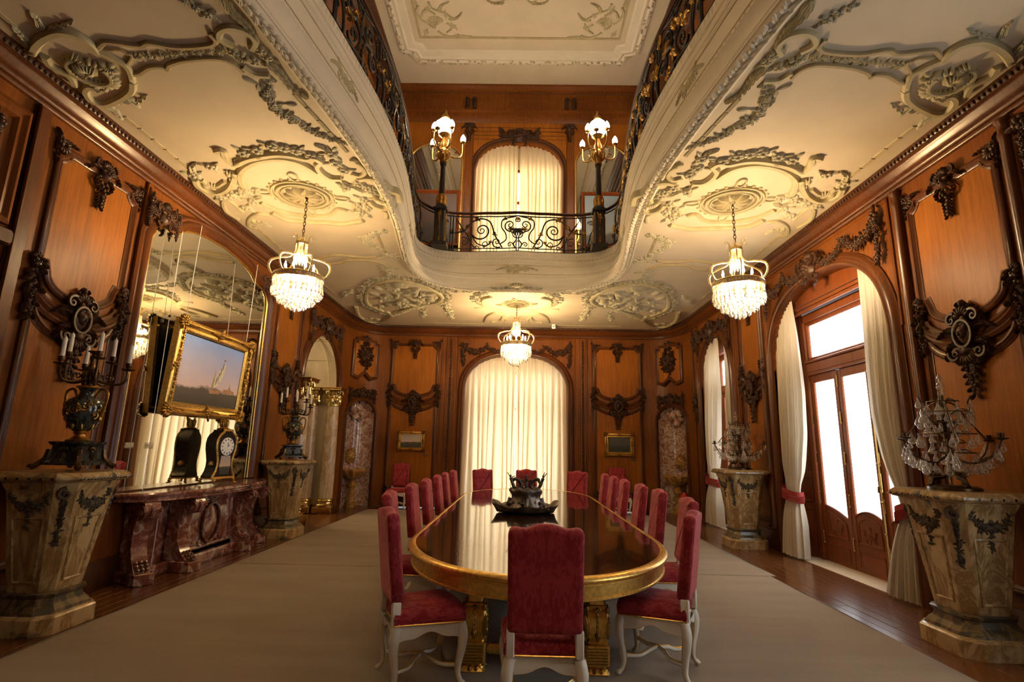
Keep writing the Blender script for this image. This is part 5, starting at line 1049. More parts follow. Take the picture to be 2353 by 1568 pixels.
# ---------------------------------------------------------------- crystal chandeliers
def drop_mesh(name, L, r):
    b = MB(); b.lathe([(.002, 0), (r*.5, -L*.15), (r*.25, -L*.2), (r*.7, -L*.5), (r, -L*.75), (r*.55, -L*.95), (.002, -L)], 6); return b.mesh(name, 'crystal', 20)
DROP1, DROP2, BAR = drop_mesh('drop', .23, .024), drop_mesh('drop', .15, .022), drop_mesh('prism', .26, .02)
def chandelier(x, y, k, label, chain_top=ZC, ztop=4.34, watt=CHANDELIER_W):
    L = thing('chandelier', label, 'chandelier', (x, y, ztop)); h0 = 0.
    b = MB(); n = max(3, int((chain_top-ztop-.02)/.052/k))
    for i in range(n):
        zc = .03+(chain_top-ztop-.05)*(i+.5)/n; t = np.linspace(0, 2*pi, 12, endpoint=False); c, s_ = (1, 0) if i % 2 else (0, 1)
        b.tube(np.stack([.016*np.cos(t)*c, .016*np.cos(t)*s_, zc+(chain_top-ztop)/n*.62*np.sin(t)], 1), .0048, 5, True)
    ob('chain', b, 'bronze', L)
    b = MB(); b.lathe([(.01, chain_top-ztop), (.05, chain_top-ztop), (.045, chain_top-ztop-.02), (.015, chain_top-ztop-.05), (.008, chain_top-ztop-.06)], 12); ob('ceiling_cup', b, 'bronze', L)
    b = MB(); b.lathe([(.075*k, -.05*k), (.085*k, -.055*k), (.085*k, -.09*k), (.075*k, -.095*k)], 18); b.lathe([(.01, .03*k), (.03*k, .01*k), (.045*k, -.03*k), (.03*k, -.06*k)], 12)
    for i in range(6):
        a = i*pi/3; P = spline([(.08, -.06), (.085, .0), (.115, .035), (.145, .015), (.135, -.01)], 5)*k; b.tube([(p[0]*math.cos(a), p[0]*math.sin(a), p[1]) for p in P], np.linspace(.008, .004, len(P))*k, 5)
    ob('crown', b, 'gilt_pale', L)
    for i in range(12):
        a = i*pi/6; o = link('prism', BAR, L, Matrix.Translation((.075*k*math.cos(a), .075*k*math.sin(a), -.09*k)) @ Matrix.Scale(k*1.05, 4))
    for i in range(6):
        a = i*pi/3+.25; P = spline([(.08, -.09), (.085, -.2), (.14, -.27), (.25, -.295), (.355, -.34), (.385, -.42), (.35, -.51), (.30, -.55)], 6)*k; b = MB(); b.tube([(p[0]*math.cos(a), p[0]*math.sin(a), p[1]) for p in P], .0105*k, 6)
        Q = resample(P[len(P)//3:], 26); [b.ball((p[0]*1.03*math.cos(a), p[0]*1.03*math.sin(a), p[1]+.006*k), .012*k, 5, 4) for p in Q]; ob('arm', b, 'gilt_pale', L, None, 70)
    b = MB(); b.lathe([(.30*k, -.53*k), (.322*k, -.53*k), (.326*k, -.54*k), (.318*k, -.55*k), (.318*k, -.585*k), (.326*k, -.595*k), (.322*k, -.61*k), (.30*k, -.61*k)], 36); ob('ring', b, 'gilt_pale', L)
    b = MB()
    for i in range(48): a = i*2*pi/48; b.ball((.322*k*math.cos(a), .322*k*math.sin(a), -.57*k), (.014*k, .014*k, .018*k), 5, 4)
    ob('ring_crystal', b, 'crystal', L)
    for i in range(8):
        a = i*pi/4; R = .19*k; b = MB(); b.lathe([(.02*k, -.6*k), (.024*k, -.55*k), (.013*k, -.53*k), (.013*k, -.46*k)], 8, (R*math.cos(a), R*math.sin(a), 0)); cs = ob('candle_socket', b, 'gold', L)
        b = MB(); b.lathe([(.008*k, -.46*k), (.018*k, -.435*k), (.014*k, -.41*k), (.002, -.37*k)], 8, (R*math.cos(a), R*math.sin(a), 0)); ob('bulb', b, 'bulb', cs)
    for R, z, n, r_ in ((.17, -.67, 6, .03), (.08, -.78, 3, .028)):
        for i in range(n):
            a = i*2*pi/n; b = MB(); b.ball((R*k*math.cos(a), R*k*math.sin(a), z*k), (r_*k, r_*k, r_*1.4*k), 8, 6); ob('basket_bulb', b, 'bulb', L, None, 80)
    for R, z, n, me, sc in ((.312, -.60, 30, DROP1, 1.0), (.26, -.62, 24, DROP1, 1.05), (.225, -.70, 22, DROP1, 1.0), (.16, -.78, 16, DROP2, 1.1), (.12, -.82, 12, DROP2, 1.15), (.06, -.86, 7, DROP2, 1.1)):
        for i in range(n):
            a = (i+.5*(n % 4))*2*pi/n; link('drop', me, L, Matrix.Translation((R*k*math.cos(a), R*k*math.sin(a), (z+rng.uniform(-.012, .012))*k)) @ Matrix.Scale(k*sc, 4))
    for R, z in ((.225, -.69), (.12, -.81)):
        b = MB(); t = np.linspace(0, 2*pi, 30, endpoint=False); b.tube(np.stack([R*k*np.cos(t), R*k*np.sin(t), np.full(30, z*k)], 1), .007*k, 5, True); ob('tier_ring', b, 'brass', L)
    ld = bpy.data.lights.new('chandelier_light', 'POINT'); ld.energy = watt; ld.color = WARM; ld.shadow_soft_size = .16; lo = link('chandelier_light', ld, L, Matrix.Translation((0, 0, -.52*k)))
    return L
chandelier(-2.98, 6.72, 1.0, 'lit crystal chandelier on a chain on the mirror side of the room'); chandelier(2.87, 6.69, 1.0, 'lit crystal chandelier on a chain on the glazed door side of the room'); chandelier(-.08, 12.16, 1.12, 'lit crystal chandelier hanging in front of the closed curtains', ZC, 4.62, CHANDELIER_W*1.4)
# ---------------------------------------------------------------- dining table
TX, TY, TH, TZ = .185, 7.48, 3.86, .78; TB = 1.6
def race(w, L, n=18):
    c = L-TB; P = [(TX+w*math.cos(a), TY+c+TB*math.sin(a)) for a in np.linspace(0, pi, n*2)]+[(TX+w*math.cos(a), TY-c+TB*math.sin(a)) for a in np.linspace(pi, 2*pi, n*2)]
    return np.array(P)
T_ = thing('dining_table', 'long oval dining table with dark glossy top and gilded rim and legs', 'table', (TX, TY, 0))
inv = Matrix.Translation((-TX, -TY, 0)); out = race(1.115, TH-.05, 30)
def half(y):      # half width of the top at y
    c = TH-.05-TB; d = max(0, abs(y-TY)-c)/TB; return 1.115*math.sqrt(max(0, 1-d*d))
ys = np.array([TY-TH+.051, 4.75, 5.95, 7.0, 8.05, 9.1, 10.3, TY+TH-.051])
for k in range(len(ys)-1):
    yy = np.linspace(ys[k]+.0012, ys[k+1]-.0012, 26); 
    if k == 0: yy = ys[0]+(ys[1]-ys[0])*(np.linspace(0, 1, 26)**2)
    if k == len(ys)-2: yy = ys[-1]-(ys[-1]-ys[-2])*(np.linspace(1, 0, 26)**2)
    P = [(TX+half(y), y) for y in yy]+[(TX-half(y), y) for y in yy[::-1]]; b = MB(); b.prism(P, TZ-.03, TZ); ob('table_leaf', b, 'table_lacquer', T_, inv, 20)
b = MB(); b.frame(out, [(.02, TZ-.002), (.004, TZ+.004), (-.012, TZ+.003), (-.03, TZ-.004), (-.045, TZ-.018), (-.047, TZ-.03), (-.036, TZ-.045), (-.026, TZ-.05), (-.026, TZ-.06), (-.015, TZ-.065), (-.012, TZ-.135), (-.02, TZ-.14), (-.02, TZ-.152), (.0, TZ-.158), (.05, TZ-.155)]); ob('rim', b, 'gold', T_, inv, 50)
def sqloft(b, prof, c=(0, 0), ch=.18):
    G = []
    for h, z in prof:
        k = h*(1-ch); G.append([(c[0]+x, c[1]+y, z) for x, y in ((h, -k), (h, k), (k, h), (-k, h), (-h, k), (-h, -k), (-k, -h), (k, -h))])
    b.add(np.array(G).reshape(-1, 3), quads(len(G), 8, False, True)[:, ::-1], N=[list(range(8)), [(len(G)-1)*8+i for i in range(8)]])
for yy in (4.26, 7.52, 10.78):
    for sx_ in (-1, 1):
        b = MB(); sqloft(b, [(.085, .0135), (.09, .02), (.075, .035), (.07, .05), (.06, .055), (.062, .065), (.088, .075), (.09, .21), (.075, .22), (.08, .235), (.07, .25), (.085, .29), (.092, .36), (.085, .42), (.07, .45), (.078, .46), (.074, .475), (.058, .48), (.058, .63)])
        L = ob('leg', b, 'gold', T_, Matrix.Translation((sx_*.45-.03, yy-TY, 0)), 30); c = MB()
        for k in range(4):
            a = k*pi/2; c.M = npm(frm((.088*math.cos(a), .088*math.sin(a), 0), (math.cos(a), math.sin(a), 0)))
            for q in range(4): c.leaf(0, .43-.035*q, -pi/2, .04, .022, .012); 
            c.vine(spiral(0, .445, .025, .006, 0, 1.2, 10), .006, .003, 4, .0)
            for q in range(6): c.box((0, .09+.02*q, .004), (.14, .008, .008))
            c.acanthus([(0, .30), (0, .25)], .04, .012, 0, 2)
        for k in range(4):
            a = k*pi/2+pi/4; c.M = npm(frm((.105*math.cos(a), .105*math.sin(a), .25), (math.cos(a), math.sin(a), 0))); c.leaf(0, 0, pi/2, .16, .05, .02); c.blob(0, .2, 0, .02, .03, .015)
        for k in range(10):
            a = k*2*pi/10; c.M = None; c.ball((.078*math.cos(a), .078*math.sin(a), .037), (.02, .02, .02), 5, 4)
        ob('carving', c, 'gold_dark', L)
    b = MB(); b.box((-.03, yy-TY, .15), (.74, .06, .07), bev=.02); b.ball((-.03, yy-TY, .16), (.1, .07, .05), 10, 6); ob('stretcher', b, 'gold', T_)
b = MB(); b.box((-.03, 0, .15), (.06, 6.4, .07), bev=.02); ob('stretcher', b, 'gold', T_)
# ---------------------------------------------------------------- chairs
def cushion(b, o, zs):
    """stack of inset outlines (inset, depth) closed at both ends; local xy outline"""
    R = [inset(o, k) for k, _ in zs]; n = len(o); V = np.concatenate([np.c_[r, np.full(n, z)] for r, (_, z) in zip(R, zs)])
    b.add(V, quads(len(zs), n, False, True), N=[list(range(n))[::-1], [(len(zs)-1)*n+i for i in range(n)]])
def stack(b, o, zs):
    n = len(o); V = np.concatenate([np.c_[o*k, np.full(n, z)] for k, z in zs]); b.add(V, quads(len(zs), n, False, True), N=[list(range(n))[::-1], [(len(zs)-1)*n+i for i in range(n)]])
ht = [(.225, .0), (.225, .53), (.224, .555), (.216, .578), (.20, .589), (.178, .592), (.15, .586), (.115, .585), (.08, .598), (.045, .609), (0, .613)]
bo = [(-.225, .0)]+ht+[(-x, z) for x, z in ht[-2:0:-1]]
bo = np.array([(-.20, -.005), (-.1, -.006), (0, -.006), (.1, -.006), (.20, -.005), (.22, .004)]+ht[1:]+[(-x, z) for x, z in ht[-2:0:-1]]+[(-.22, .004)])
def make_chair(label):
    ch = thing('dining_chair', label, 'chair'); tilt = Matrix.Translation((0, -.215, .545)) @ Matrix.Rotation(math.radians(7), 4, 'X') @ Matrix(((1, 0, 0, 0), (0, 0, 1, 0), (0, 1, 0, 0), (0, 0, 0, 1)))
    b = MB(); cushion(b, bo, [(.03, -.042), (.012, -.04), (.003, -.03), (0, -.015), (0, .015), (.004, .03), (.016, .042), (.05, .05)]); ob('backrest', b, 'damask', ch, tilt, 70)
    for s in (-1, 1): ob('back_post', MB().box((s*.2, -.225, .485), (.048, .06, .15), bev=.006), 'white_paint', ch)
    so = np.array([(-.205, -.215), (.205, -.215), (.222, -.205), (.262, .20), (.258, .235), (.235, .255), (.12, .275), (0, .28), (-.12, .275), (-.235, .255), (-.258, .235), (-.262, .20), (-.222, -.205)])
    so2 = resample(spline(so, 4, True), 44, True); b = MB(); stack(b, so2, [(.985, .415), (1.015, .43), (1.02, .455), (1., .478), (.94, .497), (.82, .512), (.6, .522), (.3, .527), (.05, .528)]); ob('seat', b, 'damask', ch, None, 80)
    b = MB(); b.prism(so2*.97, .375, .416); rail = ob('seat_rail', b, 'white_paint', ch)
    b = MB(); b.tube(np.c_[so2*1.005, np.full(len(so2), .413)], .0055, 5, True); ob('gilt_line', b, 'gold', rail)
    feet = {}
    for sx_, sy_ in ((-1, -1), (1, -1), (1, 1), (-1, 1)):
        x0, y0 = (.225 if sy_ > 0 else .20)*sx_, .225*sy_ if sy_ > 0 else -.215; ox, oy = sx_*.7, sy_*.7
        P = spline([(0, .40), (.022, .33), (.018, .25), (-.004, .15), (-.008, .08), (.012, .036), (.035, .022)], 6); P3 = np.array([(x0+ox*p[0], y0+oy*p[0], p[1]) for p in P])
        r = np.interp(np.linspace(0, 1, len(P)), [0, .2, .45, .75, .9, 1], [.036, .036, .026, .0165, .017, .018]); b = MB(); b.tube(P3, r, 8); e = P3[-1]; b.ball((e[0], e[1], .018), (.021, .021, .016), 8, 6); lg = ob('leg', b, 'white_paint', ch, None, 80)
        b = MB(); nrm = np.array([-sy_*.7, sx_*.7, 0])*0; dirs = (np.array([-sx_, 0, 0]), np.array([0, -sy_, 0]))
        for dv in dirs: b.tube(P3[2:]+dv*(r[2:, None]*.98), .0052, 4)
        b.ball((e[0]+ox*.018, e[1]+oy*.018, .018), .009, 6, 4); ob('gilt_line', b, 'gold', lg)
    # scalloped aprons with gilt lower edge
    for (xa, ya), (xb, yb), nm in (((-.2, -.222), (.2, -.222), 0), ((-.225, .245), (.225, .245), 0), ((-.212, -.2), (-.24, .22), 0), ((.212, -.2), (.24, .22), 0)):
        n = 17; t = np.linspace(0, 1, n); low = .352-.035*np.cos(2*pi*t)*0-.055*(np.abs(2*t-1)**2.2)+.012*np.cos(4*pi*t); X = xa+(xb-xa)*t; Y = ya+(yb-ya)*t
        b = MB(); nx, ny = (yb-ya), -(xb-xa); q = math.hypot(nx, ny); nx, ny = nx/q*.012, ny/q*.012
        b.surf([[(x-nx, y-ny, .38), (x-nx, y-ny, l), (x+nx, y+ny, l), (x+nx, y+ny, .38)] for x, y, l in zip(X, Y, low)]); ap = ob('apron', b, 'white_paint', ch)
        b = MB(); b.tube(np.stack([X, Y, low], 1), .0058, 5); ob('gilt_line', b, 'gold', ap)
    for s in (1, -1):
        P = spline([(-.2*s, -.2, .125), (-.12*s, -.10, .115), (-.06*s, -.05, .14), (0, .01, .15), (.06*s, .06, .14), (.13*s, .12, .115), (.215*s, .215, .125)], 5); b = MB(); b.tube(P, .0135, 6, sx=1.3); ob('stretcher', b, 'white_paint', ch, None, 80); 
        b = MB(); b.tube(P+np.array([0, 0, .012]), .006, 5); ob('gilt_line', b, 'gold', ch)
    return ch
GC = 'crimson chairs round the long table'
head = 'crimson damask chair standing alone at the head of the table, back turned'
C0 = make_chair(head); C0.location = (.178, 3.56, .012)
def chair(x, y, facing_deg, label, group=None, z=.012):
    c = dup(C0); c.location = (x, y, z); c.rotation_euler = (0, 0, math.radians(facing_deg-90)); c['label'] = label
    if group: c['group'] = group
    return c
ORD = ['second', 'third', 'fourth', 'fifth', 'sixth', 'seventh']
chair(-.67, 4.08, 24, 'crimson damask chair turned askew on the mirror side, first from the head chair', GC); chair(1.09, 4.33, 155, 'crimson damask chair turned askew on the glazed door side, first from the head chair', GC)
for k, y in enumerate((5.45, 6.55, 7.56, 8.60, 9.52, 10.46)): chair(-.985+(.03 if k == 5 else 0), y, (3, 0, -1, 0, 1, -2)[k], 'crimson chair on the mirror side of the table, %s from the head chair' % ORD[k], GC)
for k, y in enumerate((5.40, 6.47, 7.40, 8.52, 9.46, 10.40)): chair(1.40, y, 180+(-3, 0, 1, 0, 2, 0)[k], 'crimson chair on the glazed door side of the table, %s from the head chair' % ORD[k], GC)
chair(.2, 11.40, -90, 'crimson chair at the curtain end of the table, middle of three, behind the bronze centrepiece', GC)
chair(-.60, 11.20, -62, 'crimson chair at the curtain end of the table, mirror side of three', GC); chair(1.13, 11.12, -118, 'crimson chair at the curtain end of the table, glazed door side of three', GC)
chair(-3.12, 14.28, -90, 'crimson chair standing against the wall under the pale hill painting', None, .0); chair(2.68, 14.28, -90, 'crimson chair standing against the wall under the dark landscape painting', None, .0)
# ---------------------------------------------------------------- bronze centrepiece
CP = thing('bronze_centrepiece', 'dark bronze centrepiece with sea figures on the dining table', 'sculpture', (.12, 7.22, TZ+.006)); w_ = random.Random(3)
G = []; NA = 72
for r, z in ((.30, .0), (.36, .008), (.39, .03), (.42, .07), (.43, .085), (.40, .075), (.33, .05), (.26, .055), (.21, .08), (.175, .12), (.165, .17)):
    row = []
    for k in range(NA):
        a = k*2*pi/NA; wob = 1+.05*math.sin(5*a+r*9)+.03*math.sin(11*a+1); tip = .06*max(0, abs(math.cos(a))-.8)/.2*(r > .36); row.append((r*wob*math.cos(a)*1.02, r*wob*math.sin(a)*.88, z+tip+.012*math.sin(7*a)*(r > .3)*(z > .02)))
    G.append(row)
b = MB(); b.surf(G, cv=True); ob('plateau', b, 'bronze_black', CP, None, 80)
G = []
for r, z in ((.235, .05), (.215, .10), (.19, .15), (.175, .19), (.185, .225), (.2, .25), (.205, .28), (.185, .30), (.14, .305), (.08, .29), (.02, .28)):
    G.append([((r*(1+.08*math.sin(5*a+z*14)+.05*math.sin(13*a+z*40)))*math.cos(a), (r*(1+.07*math.sin(5*a+z*14)))*math.sin(a)*.85, z+.012*math.sin(8*a)) for a in np.arange(NA)*2*pi/NA])
b = MB(); b.surf(G, cv=True); ob('rock_bowl', b, 'bronze_black', CP, None, 80)
b = MB()
for k in range(60):
    a = w_.random()*6.28; r = w_.uniform(.17, .38); b.ball((r*math.cos(a), r*math.sin(a)*.88, .06+.06*(r < .24)), (w_.uniform(.015, .035), w_.uniform(.015, .035), w_.uniform(.012, .03)), 6, 4)
for k in range(4):
    a = k*pi/2+pi/2*3; P = spline([(.19, .17), (.22, .10), (.28, .06), (.37, .05)], 5); b.tube([(p[0]*math.cos(a), p[0]*math.sin(a)*.88, p[1]) for p in P], np.linspace(.045, .02, len(P)), 7)
ob('waves', b, 'bronze_black', CP, None, 80)
def figure(b, o, lean, arms):
    o = np.array(o); P = spline([o, o+[lean*.02, 0, .04], o+[lean*.035, 0, .075], o+[lean*.05, -.005, .115], o+[lean*.055, -.005, .135]], 4); b.tube(P, np.interp(np.linspace(0, 1, len(P)), [0, .3, .55, .85, 1], [.02, .024, .017, .024, .009]), 8); h = P[-1]; b.ball(h+[0, 0, .018], (.014, .016, .019), 8, 6)
    sh = P[-4]
    for d in arms: b.tube(spline([sh, sh+np.array(d)*.5+[0, 0, .005], sh+np.array(d)], 4), np.linspace(.009, .005, 9), 6); b.ball(sh+np.array(d), .007, 6, 4)
    for s in (-1, 1): b.tube(spline([o, o+[s*.02+lean*-.02, -.02, -.02], o+[s*.02, -.01, -.06]], 4), np.linspace(.017, .009, 9), 6)
for x, lean, arms, nm in ((-.15, -1.0, [(-.045, 0, .07), (.05, 0, .03)], 'sea_figure'), (.17, 1.0, [(.05, 0, .07), (.02, .01, .08)], 'sea_figure'), (.0, .1, [(-.09, -.01, .05), (.09, -.01, .055)], 'sea_figure')):
    b = MB(); figure(b, (x, -.02, .30), lean, arms); ob(nm, b, 'bronze_black', CP, None, 80)
for s in (-1, 1):
    b = MB(); P = spline([(s*.02+s*.1, .02, .26), (s*.06, .01, .33), (s*.10, 0, .40), (s*.16, 0, .41), (s*.18, -.01, .36)], 6); b.tube(P, np.interp(np.linspace(0, 1, len(P)), [0, .5, .8, 1], [.04, .026, .024, .012]), 8); P = spline([(s*.11, 0, .40), (s*.05, 0, .40), (s*.01, 0, .37)], 5); b.tube(P, .012, 6); b.leaf(s*.1, .38, 1.6, .08, .04, .02); ob('sea_horse', b, 'bronze_black', CP, None, 80)
# ---------------------------------------------------------------- marble pedestals
def octo(w, d, c): return [(w, -d+c), (w, d-c), (w-c, d), (-w+c, d), (-w, d-c), (-w, -d+c), (-w+c, -d), (w-c, -d)]
def loft(b, rows):
    V = [[(x, y, z) for x, y in octo(w, d, c)] for w, d, c, z in rows]; b.add(np.array(V).reshape(-1, 3), quads(len(V), 8, False, True)[:, ::-1], N=[list(range(8)), [(len(V)-1)*8+i for i in range(8)]])
def make_pedestal(label):
    P = thing('marble_pedestal', label, 'pedestal')       # front faces local +x
    b = MB(); loft(b, [(.32, .33, .11, 0), (.32, .33, .11, .13), (.31, .32, .11, .145), (.29, .30, .10, .155)]); ob('plinth', b, 'pedestal_marble', P, None, 25)
    b = MB(); loft(b, [(.29, .30, .10, .15), (.28, .29, .1, .18), (.24, .25, .09, .22), (.225, .235, .085, .27), (.24, .25, .085, .285), (.245, .255, .085, .305), (.22, .23, .08, .315)]); ob('base_moulding', b, 'dark_marble', P, None, 25)
    b = MB(); loft(b, [(.205, .215, .075, .31), (.215, .225, .078, .34), (.30, .315, .105, 1.05), (.315, .33, .11, 1.15), (.34, .355, .115, 1.2), (.345, .36, .12, 1.225)]); sf = ob('shaft', b, 'pedestal_marble', P, None, 25)
    b = MB(); loft(b, [(.33, .345, .11, 1.222), (.385, .40, .12, 1.235), (.405, .42, .125, 1.255), (.405, .42, .125, 1.275), (.39, .405, .12, 1.295), (.37, .385, .115, 1.31)]); ob('top_slab', b, 'pedestal_marble', P, None, 25)
    # sunk panel frames and festoons on the faces
    for a, w, off in ((0, .145, .215), (pi/2, .14, .225), (-pi/2, .14, .225)):
        sl = (.30-.215)/.71; m4 = frm((math.cos(a)*off, math.sin(a)*off, .34), (math.cos(a), math.sin(a), 0)) @ Matrix.Rotation(math.atan(sl), 4, 'X')
        b = MB(); b.frame([(-w*.72, .05), (w*.72, .05), (w*1.05, .60), (-w*1.05, .60)], [(0, 0), (0, .008), (.012, .012), (.024, .004)]); ob('panel_frame', b, 'pedestal_marble', sf, m4)
        b = MB(); P2 = arc(0, .80, .16, .12, pi, 2*pi, 9); b.garland(P2, .055, .03, 0, 1.4); b.shell(0, .74, .09, -pi/2, 2.6, 7, .025); b.garland([(0, .70), (0, .52)], .045, .025, 0, 1.5, False); ob('festoon', b, plain('festoon_bronze', (.10, .075, .045), .5, .3, noise=.4, nsc=20).m if 'festoon_bronze' not in M else M['festoon_bronze'], sf, m4, 60)
    for s in (-1, 1):
        a = s*pi/4; m4 = frm((.178, s*.188, .34), (math.cos(a), math.sin(a), 0)) @ Matrix.Rotation(.14, 4, 'X'); b = MB(); b.vine(spiral(0, .80, .06, .012, pi/2, 1.4, 16), .02, .009, 6, .02); b.acanthus([(0, .76), (0, .55)], .06, .03, 0, 4); b.garland([(0, .56), (0, .38)], .045, .025, 0, 1.6, False); ob('festoon', b, 'festoon_bronze', sf, m4, 60)
    b = MB()
    for k in range(9):
        for s in (1,):
            y = -.30+.075*k; b.blob(.398, y, 1.25, .02, .017, .012, 6)
    for s in (-1, 1):
        for k in range(6): b.ball((-.25+.1*k, s*.412, 1.262), (.02, .012, .016), 6, 4)
    for k in range(8): b.ball((.398, -.27+.077*k, 1.262), (.012, .02, .016), 6, 4)
    ob('edge_spot', b, 'black_marble', P); return P
P0 = make_pedestal('tapered veined marble pedestal under the large candelabrum, next to the console end'); P0.location = (-4.16, 4.95, 0)
for x, y, rz, lab in ((-4.16, 9.76, 0, 'tapered veined marble pedestal under the far candelabrum, in front of the columns'), (4.00, 9.78, pi, 'tapered veined marble pedestal under the smaller crystal girandole, between two windows'), (3.98, 4.99, pi, 'tapered veined marble pedestal under the larger crystal girandole, beside the tied curtain')):
    c = dup(P0); c.location = (x, y, 0); c.rotation_euler = (0, 0, rz); c['label'] = lab
# ---------------------------------------------------------------- candelabra (black marble urns)
def make_candelabrum(label):
    C = thing('candelabrum', label, 'candelabrum'); b = MB(); sqloft(b, [(.19, .03), (.19, .05), (.16, .07), (.145, .09), (.135, .20), (.15, .215), (.16, .225), (.16, .24), (.12, .245)], ch=.1); bs = ob('base', b, 'black_marble', C, None, 25)
    b = MB()
    for k in range(4):
        a = k*pi/2+pi/4; P = spline([(.20, .17), (.215, .09), (.27, .03), (.31, .01)], 5); b.tube([(p[0]*math.cos(a), p[0]*math.sin(a), p[1]) for p in P], np.linspace(.022, .03, len(P)), 6); b.ball((.30*math.cos(a), .30*math.sin(a), .022), (.035, .035, .022), 6, 4)
        a = k*pi/2; b.M = npm(frm((.142*math.cos(a), .142*math.sin(a), 0), (math.cos(a), math.sin(a), 0))); b.shell(0, .15, .06, pi/2, 2.6, 7, .02); b.acanthus([(0, .15), (0, .08)], .05, .02, 0, 3); b.M = None
    ob('gilt_foot', b, 'bronze', bs)
    b = MB(); b.lathe([(.10, .245), (.105, .255), (.07, .27), (.045, .29), (.04, .31), (.055, .325), (.05, .335), (.07, .345)], 16); ob('stem', b, 'gold_dark', C)
    b = MB(); b.lathe([(.04, .335), (.09, .36), (.125, .42), (.15, .5), (.155, .57), (.14, .625), (.10, .655), (.065, .675), (.058, .71), (.07, .735), (.085, .75), (.05, .752)], 20); U = ob('urn', b, 'black_marble', C, None, 60)
    b = MB()
    for k in range(8):
        a = k*pi/4; b.M = npm(frm((.10*math.cos(a), .10*math.sin(a), .36), (math.cos(a), math.sin(a), -.7))); b.leaf(0, 0, pi/2, .11, .06, .02)
    for sx_ in (-1, 1):
        b.M = npm(frm((0, sx_*.15, .53), (0, sx_, 0))); 
    for k in range(12):
        a = k*pi/6+.2; b.M = npm(frm((.147*math.cos(a), .147*math.sin(a), .53+.04*math.sin(k*2.1)), (math.cos(a), math.sin(a), .1))); b.vine(spiral(0, 0, .045, .008, k, 1.3, 12), .011, .005, 5, .005); b.rose(.03, .03, .022, .02)
    ob('gilt_mount', b, 'gold_dark', U); b = MB(); b.lathe([(.088, .745), (.095, .755), (.088, .765)], 16); ob('gilt_ring', b, 'gold_dark', U)
    for s in (-1, 1):
        b = MB(); P = spline([(.085, .66), (.13, .735), (.19, .72), (.20, .65), (.185, .55), (.165, .46)], 6); b.tube([(p[0]*s, 0, p[1]) for p in P], .014, 6); b.ball((s*.165, 0, .46), (.02, .02, .03), 6, 4); ob('handle', b, 'gold_dark', U)
    b = MB(); b.lathe([(.05, .75), (.04, .79), (.03, .84), (.05, .9), (.06, .93), (.03, .96), (.02, 1.0), (.03, 1.05), (.015, 1.08), (.05, 1.10), (.05, 1.11), (.01, 1.115)], 12)
    for k in range(8): a = k*pi/4; b.M = npm(frm((.04*math.cos(a), .04*math.sin(a), .77), (math.cos(a), math.sin(a), .15))); b.leaf(0, 0, pi/2, .15, .045, .03); 
    ob('shaft', b, 'bronze', C)
    for k in range(6):
        a = k*pi/3+.35; R, zt = ((.30, .94) if k % 2 == 0 else (.20, 1.02)); P = spline([(.03, .84), (R*.45, .80), (R*.85, .80), (R, .86), (R, zt)], 6); b = MB(); b.tube([(p[0]*math.cos(a), p[0]*math.sin(a), p[1]) for p in P], .013, 6); S = spiral(R*.5, .86, .05, .01, -pi/2, 1.3, 14); b.tube([(p[0]*math.cos(a), p[0]*math.sin(a), p[1]) for p in S], .008, 5)
        b.lathe([(.015, zt-.01), (.055, zt), (.06, zt+.01), (.02, zt+.015), (.018, zt+.025), (.03, zt+.035), (.026, zt+.055), (.03, zt+.07)], 10, (R*math.cos(a), R*math.sin(a), 0)); ar = ob('arm', b, 'bronze', C, None, 60)
        h = .20; b = MB(); b.lathe([(.019, zt+.065), (.0175, zt+h+.03), (.012, zt+h+.05), (.003, zt+h+.055)], 10, (R*math.cos(a), R*math.sin(a), 0)); b.tube([(R*math.cos(a), R*math.sin(a), zt+h+.05), (R*math.cos(a)+.003, R*math.sin(a), zt+h+.07)], .0025, 4); ob('candle', b, 'candle', ar)
    return C
K0 = make_candelabrum('black marble urn candelabrum with six white candles, beside the mirror and console'); K0.location = (-4.15, 5.02, 1.334)
c = dup(K0); c.location = (-4.13, 9.78, 1.334); c.rotation_euler = (0, 0, .6); c['label'] = 'black marble urn candelabrum with six white candles, in front of the columned archway'
